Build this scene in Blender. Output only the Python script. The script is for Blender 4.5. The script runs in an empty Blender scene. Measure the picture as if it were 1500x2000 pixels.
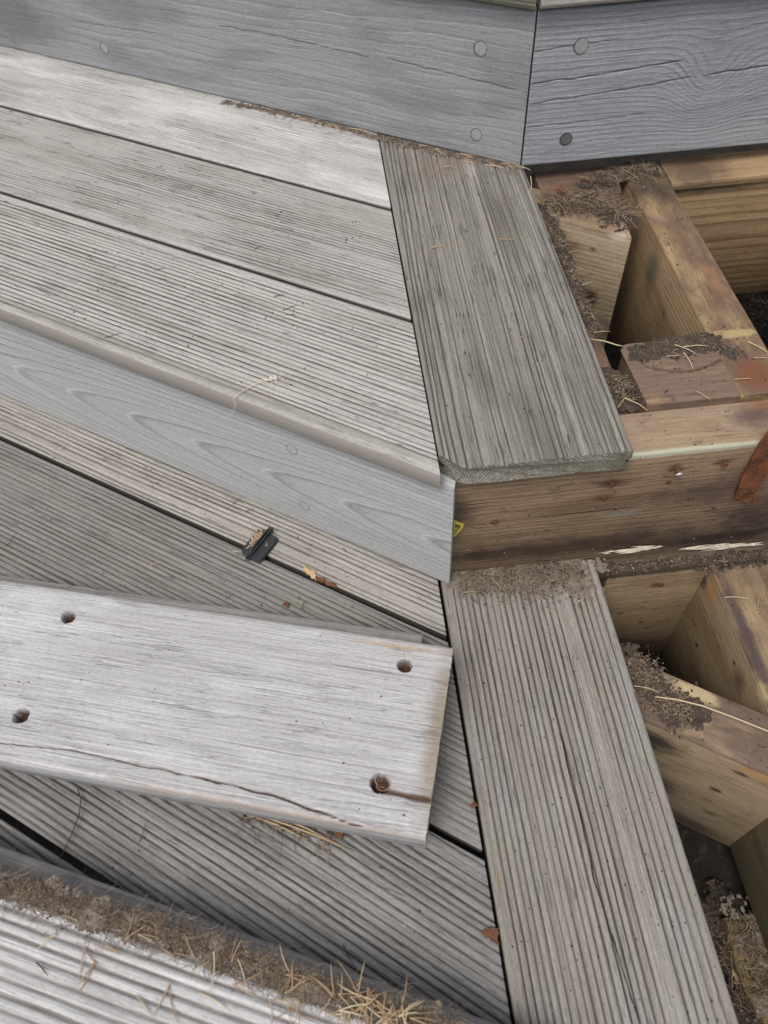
import bpy, math, random
import numpy as np
from mathutils import Matrix, Vector, noise as mn

# ---------------------------------------------------------------- camera, sky, sun, exposure
sc = bpy.context.scene
S = 0.001                                   # everything below is written in millimetres
cam_d = bpy.data.cameras.new('camera'); cam = bpy.data.objects.new('camera', cam_d)
sc.collection.objects.link(cam); sc.camera = cam
cam.location = (-60.603*S, -366.76*S, 440.136*S)
cam.rotation_euler = (0.6328, 0.0408, -0.0996)
cam_d.sensor_fit = 'VERTICAL'; cam_d.sensor_height = 24.0; cam_d.lens = 24.0*1489.94/2000
cam_d.clip_start = 0.01; cam_d.clip_end = 200
cam_d.dof.use_dof = True; cam_d.dof.focus_distance = 0.66; cam_d.dof.aperture_fstop = 5.0

SUN_EL, SUN_AZ = 63, -145                   # azimuth measured from +Y, negative = towards -X
w = bpy.data.worlds.new('World'); sc.world = w; w.use_nodes = True
wn = w.node_tree.nodes; bg = wn['Background']
sky = wn.new('ShaderNodeTexSky'); sky.sky_type = 'NISHITA'; sky.sun_disc = False
sky.sun_elevation = math.radians(SUN_EL); sky.sun_rotation = math.radians(SUN_AZ)
sky.air_density = 1.0; sky.dust_density = 4.0; sky.ozone_density = 0.6
hs = wn.new('ShaderNodeHueSaturation'); hs.inputs['Saturation'].default_value = 0.42     # thin overcast: a greyer sky
w.node_tree.links.new(sky.outputs[0], hs.inputs['Color']); w.node_tree.links.new(hs.outputs[0], bg.inputs[0]); bg.inputs[1].default_value = 0.14
sd = bpy.data.lights.new('sun', 'SUN'); so = bpy.data.objects.new('sun', sd); sc.collection.objects.link(so)
sd.energy = 1.5; sd.angle = math.radians(22); sd.color = (1.0, 0.93, 0.84)
az, el = math.radians(SUN_AZ), math.radians(SUN_EL)
sdir = Vector((math.sin(az)*math.cos(el), math.cos(az)*math.cos(el), math.sin(el)))
so.rotation_euler = sdir.to_track_quat('Z', 'Y').to_euler(); so.location = sdir*3
sc.view_settings.view_transform = 'Standard'; sc.view_settings.look = 'None'
sc.view_settings.exposure = 0.08; sc.view_settings.gamma = 1.0; sc.view_settings.use_curve_mapping = False

# ---------------------------------------------------------------- helpers
rng = np.random.default_rng(7)
AL = 0.5883; CA, SA = math.cos(AL), math.sin(AL)      # the steps turn by 33.7 degrees at the corner
NV = np.array([SA, CA, 0.0]); UV = np.array([CA, -SA, 0.0])
H = -166.0                                             # top of the lower tier (middle tier top is z = 0)

def link(o, parent=None):
    sc.collection.objects.link(o)
    if parent is not None: o.parent = parent
    return o
def thing(name, label, cat, loc=(0, 0, 0), group=None):
    o = bpy.data.objects.new(name, None); o.empty_display_size = 0.02
    link(o); o.location = [c*S for c in loc]; tag(o, label, cat, group); return o
def tag(o, label, cat, group=None, kind=None):
    if label: o['label'] = label
    if cat: o['category'] = cat
    if group: o['group'] = group
    if kind: o['kind'] = kind
    return o
WM = {}
def place(o, M, parent):
    """M: world matrix in mm; parents only ever carry a translation"""
    WM[o.name] = M.copy()
    T = M.copy(); T.translation = M.translation*S
    if parent is not None: T.translation = T.translation - parent.location
    o.matrix_local = T
def frame(origin, ang=0.0, vertical=False, extra=None):
    M = Matrix.Translation(Vector(origin)) @ Matrix.Rotation(ang, 4, 'Z')
    if vertical: M = M @ Matrix.Rotation(math.pi/2, 4, 'X')
    if extra is not None: M = M @ extra
    return M
def mesh_from(name, V, F, mats, smooth=None, matidx=None):
    me = bpy.data.meshes.new(name); me.from_pydata([tuple(v) for v in V], [], F)
    for m in mats: me.materials.append(m)
    if smooth is not None: me.polygons.foreach_set('use_smooth', smooth)
    if matidx is not None: me.polygons.foreach_set('material_index', matidx)
    me.update(); return me

class VN:                                             # cheap 2-D value noise, -1..1
    def __init__(s, seed): s.t = np.random.default_rng(seed).uniform(-1, 1, (256, 256))
    def __call__(s, x, y):
        xi = np.floor(x).astype(int); yi = np.floor(y).astype(int); fx = x-xi; fy = y-yi
        fx = fx*fx*(3-2*fx); fy = fy*fy*(3-2*fy); t = s.t
        a = t[xi % 256, yi % 256]; b = t[(xi+1) % 256, yi % 256]; c = t[xi % 256, (yi+1) % 256]; d = t[(xi+1) % 256, (yi+1) % 256]
        return (a*(1-fx)+b*fx)*(1-fy)+(c*(1-fx)+d*fx)*fy

def groove_profile(seed, pitch, jit, width, rough=0.12):
    r = np.random.default_rng(seed); c = np.arange(-260, 420, 0.1); h = np.zeros_like(c); p = -258.0
    while p < 418:
        d = r.uniform(0.9-1.2*min(jit, 0.4), 1.0); wl = width*r.uniform(0.7, 1.2); wr = width*r.uniform(0.7, 1.4)
        if r.random() < 0.3*jit: d *= 0.35
        i0, i1 = max(0, int((p-wl+260)*10)), min(len(c), int((p+wr+260)*10)+1)
        x = c[i0:i1]-p; sh = np.where(x < 0, 1+x/wl, 1-x/wr).clip(0, 1)**1.2
        h[i0:i1] = np.minimum(h[i0:i1], -d*sh)
        p += pitch*(1+jit*r.uniform(-1, 1))
    n = np.convolve(r.normal(0, 1, len(c)), np.hanning(7)/3.0, 'same')
    return c, h+n*rough*0.5

def polydist(x, y, pts):
    best = np.full(x.shape, 1e9)
    for (ax, ay), (bx, by) in zip(pts[:-1], pts[1:]):
        dx, dy = bx-ax, by-ay; t = (((x-ax)*dx+(y-ay)*dy)/(dx*dx+dy*dy+1e-9)).clip(0, 1)
        best = np.minimum(best, np.hypot(x-ax-t*dx, y-ay-t*dy))
    return best

def board(name, parent, M, W, T, u0, u1, mat, endmat=None, dy=1.0, dx=4.0, r=2.5, slot=False,
          groove=None, warp=(1.0, 0.3, 0.0, 0.0), amp=(1.0, 0.0), rough=0.08, trenches=(), holes=(), seed=1, bow=0.0,
          ragged=0.0, chip=None, label=None, edge_wear=0.0, fine2=None, flat=0):
    """sawn board in its own frame: x along the grain, y across, z = 0 the good face.
       u0/u1: functions (y, z) -> end position.  All relief is real geometry."""
    Mi = M.inverted()
    nt = max(3, int(round((W-2*r)/dy)))
    ys = [0, r*0.13, r*0.38, r*0.7]+list(np.linspace(r, W-r, nt+1))+[W-r*0.7, W-r*0.38, W-r*0.13, W]
    def za(y):
        d = min(y, W-y)
        return 0.0 if d >= r else -(r-math.sqrt(max(0, r*r-(r-d)**2)))
    loop = [(y, za(y), 1.0 if min(y, W-y) > 0.2*r else 0.0) for y in ys]
    if slot: loop += [(W, -T*0.42, 0), (W-4, -T*0.45, 0), (W-4, -T*0.62, 0), (W-0.5, -T*0.66, 0)]
    loop += [(W-0.3, -T+1, 0)]+[(float(q), -T, 0) for q in np.linspace(W-1.2, 1.2, max(2, int(W/6)))]+[(0.3, -T+1, 0)]
    if slot: loop += [(0.5, -T*0.66, 0), (4, -T*0.62, 0), (4, -T*0.45, 0), (0, -T*0.42, 0)]
    L = np.array(loop); n = len(L)
    a = np.array([u0(y, z) for y, z, _ in L]); b = np.array([u1(y, z) for y, z, _ in L])
    ns = max(2, int((np.max(b)-np.min(a))/dx)+1)
    vn = VN(seed)
    if ragged:
        b = b-ragged*np.abs(vn(L[:, 0]/1.7, L[:, 1]*0.3)); a = a+ragged*np.abs(vn(L[:, 0]/1.7+50, L[:, 1]*0.3))
    s = np.linspace(0, 1, ns)[:, None]
    X = a[None]*(1-s)+b[None]*s; Y = np.repeat(L[None, :, 0], ns, 0); Z = np.repeat(L[None, :, 1], ns, 0); Wt = L[None, :, 2]
    if chip:                                               # corner cut: (x, y, size) in local coordinates
        for cx, cy, cs in chip:
            q = np.abs(X-cx)+np.abs(Y-cy); k = (cs-q).clip(0, None)
            X = X+np.where(np.abs(X-cx) < cs*1.5, np.sign(np.mean(a+b)/2-cx)*k, 0)
    g = np.zeros_like(X); m = np.zeros_like(X)
    if groove is not None:
        pc, ph = groove_profile(seed, groove[0], groove[1], groove[2]); depth = groove[3]
        c = Y+warp[0]*vn(X/170, Y/55)+warp[1]*vn(X/38+9, Y/14)+warp[2]*X+warp[3]*X*X
        h = np.interp(c, pc, ph)
        if fine2:                                          # hair-fine weathered lines between the grooves
            pc2, ph2 = groove_profile(seed+500, fine2[0], 0.6, fine2[1]); h = np.minimum(h, 0)+np.interp(c*1.0+0.4*vn(X/60+5, Y/20), pc2, ph2)*fine2[2]
        if flat: h = h*((np.minimum(Y, W-Y)-flat)/2.0).clip(0.06, 1)
        A = amp[0]+amp[1]*vn(X/95+30, Y/42)
        A = A.clip(0.08, 1.6)*Wt
        Z = Z+h*A*depth; g = (-h*A).clip(0, 1)
    Z = Z+rough*vn(X/9, Y/1.6)*Wt+bow*np.sin(X/230+seed)*Wt
    if edge_wear:
        e = np.minimum(Y, W-Y); Z = Z-edge_wear*np.exp(-e/5)*(vn(X/22+3, Y/40)*0.5+0.5)*Wt
    for pts, wd, dp, mk in trenches:
        P2 = [(Mi @ Vector(p))[:2] for p in pts]
        q = polydist(X+0, Y+0.7*vn(X/14, X*0+seed), P2); ww = wd*(0.75+0.35*vn(X/11, X*0+3)); k = (1-q/ww).clip(0, 1)*Wt
        Z = Z-dp*k**0.5; m = np.maximum(m, np.minimum(1, 1.6*k)*mk)
    for p, rad, dp in holes:
        lp = Mi @ Vector(p); q = np.hypot(X-lp.x, Y-lp.y)+0.8*vn(X*0.45, Y*0.45)+0.4*vn(X*1.1+7, Y*1.1); k = ((rad-q)/0.7+0.5).clip(0, 1)*Wt
        Z = Z-k*(dp+1.0*vn(X, Y)); m = np.maximum(m, k)
    V = np.stack([X, Y, Z], -1).reshape(-1, 3)*S
    i = np.arange(ns-1)[:, None]*n; j = np.arange(n)[None]; j2 = (j+1) % n
    F = np.stack([i+j, i+n+j, i+n+j2, i+j2], -1).reshape(-1, 4)
    base = len(V); V = np.concatenate([V, V[:n], V[(ns-1)*n:ns*n]])
    faces = F.tolist()+[list(range(base, base+n))]+[list(range(base+2*n-1, base+n-1, -1))]
    sm = [True]*(len(faces)-2)+[False, False]; mi = [0]*(len(faces)-2)+[1 if endmat else 0]*2
    me = mesh_from(name, V, faces, [mat]+([endmat] if endmat else []), sm, mi)
    # keep the long arrises crisp: sides are separate by angle
    for nm, arr in (('groove', g), ('mark', m)):
        at = me.attributes.new(nm, 'FLOAT', 'POINT'); f = arr.reshape(-1)
        at.data.foreach_set('value', np.concatenate([f, f[:n], f[(ns-1)*n:ns*n]]).astype(np.float32))
    o = bpy.data.objects.new(name, me); link(o, parent); place(o, M, parent)
    if label: o['label'] = label
    return o

# ---------------------------------------------------------------- node material builder
class NT:
    def __init__(s, name):
        s.m = bpy.data.materials.new(name); s.m.use_nodes = True; s.t = s.m.node_tree; s.n = s.t.nodes; s.l = s.t.links
        s.b = s.n['Principled BSDF']
    def set(s, sock, v):
        if hasattr(v, 'is_output') or isinstance(v, bpy.types.NodeSocket): s.l.new(v, sock)
        elif isinstance(v, (tuple, list)) and len(v) == 3 and sock.type == 'RGBA': sock.default_value = (*v, 1)
        else: sock.default_value = v
    def math(s, op, a, b=None, c=None, clamp=False):
        q = s.n.new('ShaderNodeMath'); q.operation = op; q.use_clamp = clamp
        s.set(q.inputs[0], a)
        if b is not None: s.set(q.inputs[1], b)
        if c is not None: s.set(q.inputs[2], c)
        return q.outputs[0]
    def mr(s, v, a, b, c=0.0, d=1.0, smooth=False):
        q = s.n.new('ShaderNodeMapRange'); q.interpolation_type = 'SMOOTHSTEP' if smooth else 'LINEAR'
        for k, x in enumerate((v, a, b, c, d)): s.set(q.inputs[k], x)
        return q.outputs[0]
    def mix(s, f, a, b, mode='MIX'):
        q = s.n.new('ShaderNodeMix'); q.data_type = 'RGBA'; q.blend_type = mode; q.clamp_factor = True
        s.set(q.inputs[0], f); s.set(q.inputs[6], a); s.set(q.inputs[7], b); return q.outputs[2]
    def noise(s, vec, scale=1.0, detail=2.0, rough=0.5, st=None, loc=None):
        mp = s.n.new('ShaderNodeMapping'); s.l.new(vec, mp.inputs[0])
        if st: mp.inputs['Scale'].default_value = st
        if loc: mp.inputs['Location'].default_value = loc
        q = s.n.new('ShaderNodeTexNoise'); s.l.new(mp.outputs[0], q.inputs['Vector'])
        q.inputs['Scale'].default_value = scale; q.inputs['Detail'].default_value = detail; q.inputs['Roughness'].default_value = rough
        return q.outputs[0]
    def coords(s):
        q = s.n.new('ShaderNodeTexCoord'); v = s.n.new('ShaderNodeVectorMath'); v.operation = 'SCALE'
        s.l.new(q.outputs['Object'], v.inputs[0]); v.inputs['Scale'].default_value = 1000.0   # millimetres
        return v.outputs[0]
    def attr(s, nm):
        q = s.n.new('ShaderNodeAttribute'); q.attribute_name = nm; return q.outputs['Fac']
    def sep(s, v):
        q = s.n.new('ShaderNodeSeparateXYZ'); s.l.new(v, q.inputs[0]); return q.outputs
    def spot(s, base, co, c, rad, col, strength=1.0, soft=0.5, nz=0.35, seed=0.0):
        """stain with a shape of its own round local point c (mm)"""
        v = s.n.new('ShaderNodeVectorMath'); v.operation = 'SUBTRACT'; s.l.new(co, v.inputs[0]); v.inputs[1].default_value = c
        m = s.n.new('ShaderNodeVectorMath'); m.operation = 'DIVIDE'; s.l.new(v.outputs[0], m.inputs[0]); m.inputs[1].default_value = rad
        l = s.n.new('ShaderNodeVectorMath'); l.operation = 'LENGTH'; s.l.new(m.outputs[0], l.inputs[0])
        nn = s.noise(co, 1.0, 4.0, 0.65, (0.05, 0.09, 0.09), (seed, seed*1.7, 3))
        d = s.math('ADD', l.outputs['Value'], s.math('MULTIPLY', s.math('SUBTRACT', nn, 0.5), 2.6*nz))
        return s.mix(s.mr(d, 1.0, 1.0-soft, 0.0, strength, True), base, col)

def wood(name, light, mid, dark, ring=(70, -30, 0.03, 3.0), wob=3.0, ringC=0.5, fibC=0.5, crackC=0.6, blotch=None, blotchC=0.35,
         rimC=0.0, gcol=(0.07, 0.062, 0.052), gC=0.75, mcol=(0.085, 0.045, 0.028), spots=(), bump=0.5, speck=0.5, seed=1.0, rough=0.86,
         topstain=None, swirl=None, side=None, late0=0.35, ringdark=None):
    if max(light)-min(light) < 0.1:                          # keep the weathered greys neutral
        nb = lambda c: (c[0], c[1] if c[2] >= c[0] else 0.5*c[1]+0.5*(0.68*c[0]+0.32*c[2]), c[2]*(1.0 if c[2] >= c[0] else 1.02)); light, mid, dark = nb(light), nb(mid), nb(dark)
    if side:                                                 # ribbed boards: tone lives in the ribs, less in the grain
        light, mid = tuple(c*0.95 for c in light), tuple(c*1.14 for c in mid)
    N = NT(name); co = N.coords(); x, y, z = N.sep(co)[:3]
    w1 = N.noise(co, 1.0, 2.0, 0.5, (0.006, 0.014, 0.014), (seed*3.1, seed, 0))
    w2 = N.noise(co, 1.0, 2.0, 0.5, (0.02, 0.05, 0.05), (seed*7.7, 5, seed))
    cy, cz, sl, sp = ring
    wv = N.math('MULTIPLY', N.math('SUBTRACT', w1, 0.5), wob*4.0)
    wv = N.math('ADD', wv, N.math('MULTIPLY', N.math('SUBTRACT', w2, 0.5), wob*0.8))
    if swirl:                                                # grain running round a hidden knot
        (sx, sy), srad, samp = swirl
        dx = N.math('DIVIDE', N.math('SUBTRACT', x, sx), srad[0]); dy = N.math('DIVIDE', N.math('SUBTRACT', y, sy), srad[1])
        d2 = N.math('ADD', N.math('MULTIPLY', dx, dx), N.math('MULTIPLY', dy, dy))
        wv = N.math('ADD', wv, N.math('MULTIPLY', N.math('EXPONENT', N.math('MULTIPLY', d2, -1.0)), samp))
    dy = N.math('ADD', N.math('SUBTRACT', y, cy), wv)
    dz = N.math('ADD', N.math('SUBTRACT', z, cz), N.math('MULTIPLY', x, sl))
    r = N.math('SQRT', N.math('ADD', N.math('MULTIPLY', dy, dy), N.math('MULTIPLY', dz, dz)))
    ph = N.math('DIVIDE', N.math('ADD', r, N.math('MULTIPLY', wv, 0.25)), sp)
    fr = N.math('FRACT', ph); fl = N.math('FLOOR', ph)
    late = N.math('MULTIPLY', N.mr(fr, late0, 0.92, 0, 1, True), N.mr(fr, 0.93, 1.0, 1, 0, True))
    wn_ = N.n.new('ShaderNodeTexWhiteNoise'); wn_.noise_dimensions = '1D'; N.set(wn_.inputs['W'], fl)
    ringamt = N.math('MULTIPLY', late, N.mr(wn_.outputs[0], 0, 1, 0.35, 1.0))
    fib = N.noise(co, 1.0, 3.0, 0.6, (0.008, 1.1, 1.1), (seed, 2, 3))
    fib2 = N.noise(co, 1.0, 4.0, 0.65, (0.004, 0.30, 0.30), (seed+4, 7, 1))
    fine = N.noise(co, 1.0, 3.0, 0.7, (0.12, 1.6, 1.6), (seed, 9, 3))
    bl = N.noise(co, 1.0, 3.0, 0.55, (0.008, 0.03, 0.03), (seed*2, 1, 8))
    col = N.mix(N.mr(fib2, 0.3, 0.7), mid, light)
    col = N.mix(N.math('MULTIPLY', N.mr(wn_.outputs[0], 0.3, 1, 0, 0.5), ringC), col, light)
    col = N.mix(N.math('MULTIPLY', ringamt, ringC), col, ringdark or dark)
    if rimC: col = N.mix(N.math('MULTIPLY', N.math('MULTIPLY', N.mr(fr, 0.80, 0.97, 0, 1, True), N.mr(fr, 0.97, 1.0, 1, 0)), rimC), col, (min(0.8, light[0]*1.5), min(0.8, light[1]*1.5), min(0.8, light[2]*1.5)))
    if blotch: col = N.mix(N.mr(bl, 0.46, 0.68, 0, blotchC, True), col, blotch)
    fib3 = N.noise(co, 1.0, 2.0, 0.55, (0.005, 0.62, 0.62), (seed+9, 2, 6))
    f = N.math('MULTIPLY', N.mr(fib, 0.25, 0.75, 1-0.42*fibC, 1+0.36*fibC), N.mr(fib3, 0.3, 0.7, 1-0.36*fibC, 1+0.28*fibC))
    f = N.math('MULTIPLY', f, N.mr(fine, 0.25, 0.75, 1-0.25*fibC, 1+0.22*fibC))
    mot = N.noise(co, 1.0, 3.0, 0.75, (0.22, 0.55, 0.55), (3, seed, 1)); f = N.math('MULTIPLY', f, N.mr(mot, 0.3, 0.7, 0.84, 1.15))
    gl = N.n.new('ShaderNodeCombineColor')
    for k in range(3): N.l.new(f, gl.inputs[k])
    col = N.mix(1.0, col, gl.outputs[0], 'MULTIPLY')
    # drying checks: long hair-thin dark lines
    cr = N.noise(co, 1.0, 1.0, 0.5, (0.011, 0.33, 0.33), (seed*5, 3, 2)); crm = N.noise(co, 1.0, 2.0, 0.5, (0.02, 0.06, 0.06), (2, seed*3, 2))
    ca = N.math('ABSOLUTE', N.math('SUBTRACT', cr, 0.5))
    c3 = N.noise(co, 1.0, 1.0, 0.5, (0.0065, 0.8, 0.8), (seed*2, 8, 2))
    crack = N.math('MULTIPLY', N.mr(ca, 0.0, 0.018, 1, 0, True), N.mr(crm, 0.46, 0.56, 0, 1, True))
    crack = N.math('MAXIMUM', crack, N.math('MULTIPLY', N.mr(c3, 0.64, 0.71, 0, 0.6, True), N.mr(crm, 0.62, 0.45, 0.15, 1.0)))
    col = N.mix(N.math('MULTIPLY', crack, crackC), col, (dark[0]*0.35, dark[1]*0.33, dark[2]*0.32))
    if side:                                                # grime plus painted joint shade: edges below the top face take this colour
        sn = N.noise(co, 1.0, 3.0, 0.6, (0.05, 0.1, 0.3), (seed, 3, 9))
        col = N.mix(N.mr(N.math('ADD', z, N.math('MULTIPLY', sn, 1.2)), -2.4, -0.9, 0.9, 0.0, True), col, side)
    g = N.attr('groove'); gd = N.noise(co, 1.0, 3.0, 0.6, (0.03, 0.4, 0.4), (seed, 20, 3))
    gm = N.math('MULTIPLY', N.mr(g, 0.2, 0.7, 0, 1, True), N.mr(gd, 0.3, 0.7, 0.6*gC, 1.25*gC), clamp=True)
    col = N.mix(gm, col, gcol)
    spn = N.noise(co, 1.0, 1.0, 0.5, (0.5, 0.8, 0.8), (seed*4, 4, 4))
    col = N.mix(N.mr(spn, 0.73, 0.78, 0, speck), col, (0.05, 0.04, 0.032))
    if topstain:                                             # dirt and damp soaked in from the exposed top
        tcol, depth, amt = topstain
        tn = N.noise(co, 1.0, 4.0, 0.6, (0.012, 0.03, 0.03), (seed*6, 0, 2))
        t2 = N.math('ADD', z, N.math('MULTIPLY', N.math('SUBTRACT', tn, 0.5), depth*5))
        col = N.mix(N.math('MULTIPLY', N.mr(t2, -depth, 1.0, 0, 1, True), amt), col, tcol)
        tn2 = N.noise(co, 1.0, 5.0, 0.7, (0.05, 0.08, 0.08), (seed*6, 7, 2))
        col = N.mix(N.mr(tn2, 0.56, 0.72, 0, 0.7, True), col, (tcol[0]*0.45, tcol[1]*0.42, tcol[2]*0.45))
    for k, sp_ in enumerate(spots): col = N.spot(col, co, *sp_, seed=seed+k*3.3)
    mk = N.attr('mark'); col = N.mix(mk, col, mcol)
    N.set(N.b.inputs['Base Color'], col); N.b.inputs['Roughness'].default_value = rough
    N.b.inputs['Specular IOR Level'].default_value = 0.25
    hgt = N.math('ADD', N.math('MULTIPLY', ringamt, 0.55*ringC), N.math('MULTIPLY', fib, 0.9))
    hgt = N.math('ADD', hgt, N.math('MULTIPLY', fine, 0.5)); hgt = N.math('SUBTRACT', hgt, N.math('MULTIPLY', crack, 1.5))
    bp = N.n.new('ShaderNodeBump'); bp.inputs['Strength'].default_value = bump; bp.inputs['Distance'].default_value = 0.0007
    N.l.new(hgt, bp.inputs['Height']); N.l.new(bp.outputs[0], N.b.inputs['Normal'])
    return N.m

def plain(name, c1, c2, scale=0.1, rough=0.9, c3=None, bump=0.6, spec=0.2, dist=0.001):
    N = NT(name); co = N.coords(); n1 = N.noise(co, scale, 5.0, 0.65); n2 = N.noise(co, scale*5, 3.0, 0.6)
    col = N.mix(N.mr(n1, 0.35, 0.65), c1, c2)
    if c3: col = N.mix(N.mr(n2, 0.55, 0.72), col, c3)
    N.set(N.b.inputs['Base Color'], col); N.b.inputs['Roughness'].default_value = rough; N.b.inputs['Specular IOR Level'].default_value = spec
    bp = N.n.new('ShaderNodeBump'); bp.inputs['Strength'].default_value = bump; bp.inputs['Distance'].default_value = dist
    N.l.new(n2, bp.inputs['Height']); N.l.new(bp.outputs[0], N.b.inputs['Normal']); return N.m

def vary(name, cols, rough=0.85):
    """colour picked per island along a ramp (needles, crumbs, fibres)"""
    N = NT(name); g = N.n.new('ShaderNodeNewGeometry'); r = N.n.new('ShaderNodeValToRGB'); r.color_ramp.interpolation = 'LINEAR'
    N.l.new(g.outputs['Random Per Island'], r.inputs[0])
    e = r.color_ramp.elements; e[0].color = (*cols[0], 1); e[1].color = (*cols[-1], 1)
    for i, c in enumerate(cols[1:-1]): q = e.new((i+1)/(len(cols)-1)); q.color = (*c, 1)
    N.l.new(r.outputs[0], N.b.inputs['Base Color']); N.b.inputs['Roughness'].default_value = rough
    N.b.inputs['Specular IOR Level'].default_value = 0.2; return N.m

# ---------------------------------------------------------------- materials
G_L, G_M, G_D = (0.40, 0.39, 0.36), (0.275, 0.27, 0.252), (0.115, 0.108, 0.098)
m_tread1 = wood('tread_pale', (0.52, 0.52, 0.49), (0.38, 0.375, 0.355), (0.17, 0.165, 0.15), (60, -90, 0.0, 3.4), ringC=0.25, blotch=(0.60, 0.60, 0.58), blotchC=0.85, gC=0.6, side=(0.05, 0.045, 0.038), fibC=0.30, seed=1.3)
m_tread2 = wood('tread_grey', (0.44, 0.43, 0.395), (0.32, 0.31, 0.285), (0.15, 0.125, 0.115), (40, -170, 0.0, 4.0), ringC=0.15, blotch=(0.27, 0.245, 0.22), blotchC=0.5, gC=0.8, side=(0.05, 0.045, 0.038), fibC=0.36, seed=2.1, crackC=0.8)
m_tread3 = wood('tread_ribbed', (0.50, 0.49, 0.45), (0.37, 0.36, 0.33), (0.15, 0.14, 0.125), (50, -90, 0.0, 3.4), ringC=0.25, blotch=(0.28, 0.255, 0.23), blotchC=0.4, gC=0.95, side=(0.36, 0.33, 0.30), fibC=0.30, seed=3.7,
                spots=[((-260, 8, 0), (420, 8, 40), (0.19, 0.165, 0.145), 0.5, 0.8, 0.25)])
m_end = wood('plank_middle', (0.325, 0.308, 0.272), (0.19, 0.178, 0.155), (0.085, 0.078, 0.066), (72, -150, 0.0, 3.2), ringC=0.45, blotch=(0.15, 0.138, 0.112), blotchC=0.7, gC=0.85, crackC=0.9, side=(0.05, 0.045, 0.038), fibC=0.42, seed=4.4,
             spots=[((-60, 90, 0), (75, 7, 30), (0.47, 0.45, 0.40), 0.75, 0.7, 0.5), ((-150, 118, 0), (110, 5, 30), (0.45, 0.44, 0.40), 0.6, 0.8, 0.5), ((-20, 60, 0), (30, 40, 30), (0.24, 0.19, 0.15), 0.5, 0.8, 0.5)])
m_endgrain = wood('plank_endgrain', (0.37, 0.355, 0.29), (0.26, 0.25, 0.20), (0.06, 0.058, 0.048), (72, -60, 0.0, 1.9), wob=1.2, ringC=0.9, fibC=0.8, crackC=0.3, gC=0, blotch=(0.16, 0.17, 0.09), blotchC=0.5, seed=5.1, bump=1.0)
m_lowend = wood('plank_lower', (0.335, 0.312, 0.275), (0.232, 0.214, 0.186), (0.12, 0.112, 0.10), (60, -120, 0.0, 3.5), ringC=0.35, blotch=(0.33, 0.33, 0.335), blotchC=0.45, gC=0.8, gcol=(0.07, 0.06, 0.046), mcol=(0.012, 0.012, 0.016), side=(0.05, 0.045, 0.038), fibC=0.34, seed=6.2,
                spots=[((-10, 60, 0), (48, 85, 30), (0.13, 0.105, 0.08), 0.75, 0.6, 0.4)])
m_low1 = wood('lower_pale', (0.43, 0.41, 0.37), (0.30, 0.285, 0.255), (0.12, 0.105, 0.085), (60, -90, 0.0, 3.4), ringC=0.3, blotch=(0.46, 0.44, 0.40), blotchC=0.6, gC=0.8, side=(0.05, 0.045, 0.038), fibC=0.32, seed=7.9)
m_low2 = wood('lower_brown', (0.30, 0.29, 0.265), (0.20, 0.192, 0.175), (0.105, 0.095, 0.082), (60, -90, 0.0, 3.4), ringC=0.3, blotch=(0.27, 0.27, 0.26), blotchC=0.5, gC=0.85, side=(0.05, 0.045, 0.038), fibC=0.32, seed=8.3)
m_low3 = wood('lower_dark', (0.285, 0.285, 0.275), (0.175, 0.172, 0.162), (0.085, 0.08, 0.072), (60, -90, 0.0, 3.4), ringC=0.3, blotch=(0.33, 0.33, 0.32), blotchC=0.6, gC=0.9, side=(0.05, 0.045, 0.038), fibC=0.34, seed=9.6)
m_fasL = wood('riser_slate_left', (0.345, 0.36, 0.372), (0.262, 0.275, 0.286), (0.155, 0.16, 0.162), (190, -70, 0.06, 10.0), wob=9.0, ringC=0.45, rimC=0.5, fibC=0.28, crackC=0.25, gC=0, blotch=(0.20, 0.205, 0.21), blotchC=0.6, seed=10.2, bump=0.35, speck=0.2,
              spots=[((-807.3, 42.9, 0.0), (150, 45, 30), (0.10, 0.105, 0.11), 0.55, 0.9, 0.3)])
m_fasR = wood('riser_slate_right', (0.40, 0.42, 0.448), (0.31, 0.327, 0.352), (0.15, 0.157, 0.168), (-130, -30, 0.0, 5.2), wob=3.0, ringC=0.75, rimC=0.35, fibC=0.25, crackC=0.22, gC=0, seed=11.4, bump=0.5, speck=0.2,
              swirl=((181.6, 67.7), (32, 40), 25.0), blotch=(0.24, 0.255, 0.275), blotchC=0.4)
m_fasM = wood('riser_mid', (0.50, 0.515, 0.52), (0.37, 0.382, 0.388), (0.22, 0.225, 0.23), (62, 34, 0.062, 5.0), wob=2.4, ringC=0.95, late0=0.55, rimC=0.45, fibC=0.2, crackC=0.1, gC=0, seed=12.5, bump=0.3, speck=0.15)
m_white = wood('loose_white', (0.52, 0.515, 0.515), (0.37, 0.362, 0.36), (0.24, 0.225, 0.21), (-90, -60, 0.0, 4.4), ringC=0.36, rimC=0.3, fibC=0.42, mcol=(0.10, 0.05, 0.03), crackC=0.42, gC=0, blotch=(0.58, 0.58, 0.59), blotchC=0.6, seed=13.6, bump=0.6, speck=0.8,
               spots=[((-2, 75, 0), (16, 110, 30), (0.24, 0.19, 0.13), 0.75, 0.9, 0.4), ((-120, 1, -4), (160, 4, 9), (0.30, 0.22, 0.16), 0.5, 0.7, 0.6), ((-40, 139, 0), (60, 3, 30), (0.40, 0.26, 0.13), 0.55, 0.7, 0.5)])
m_whiteend = wood('loose_white_end', (0.42, 0.33, 0.22), (0.28, 0.21, 0.14), (0.09, 0.06, 0.04), (50, -60, 0.0, 2.5), ringC=0.6, gC=0, seed=14.6)
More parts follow.
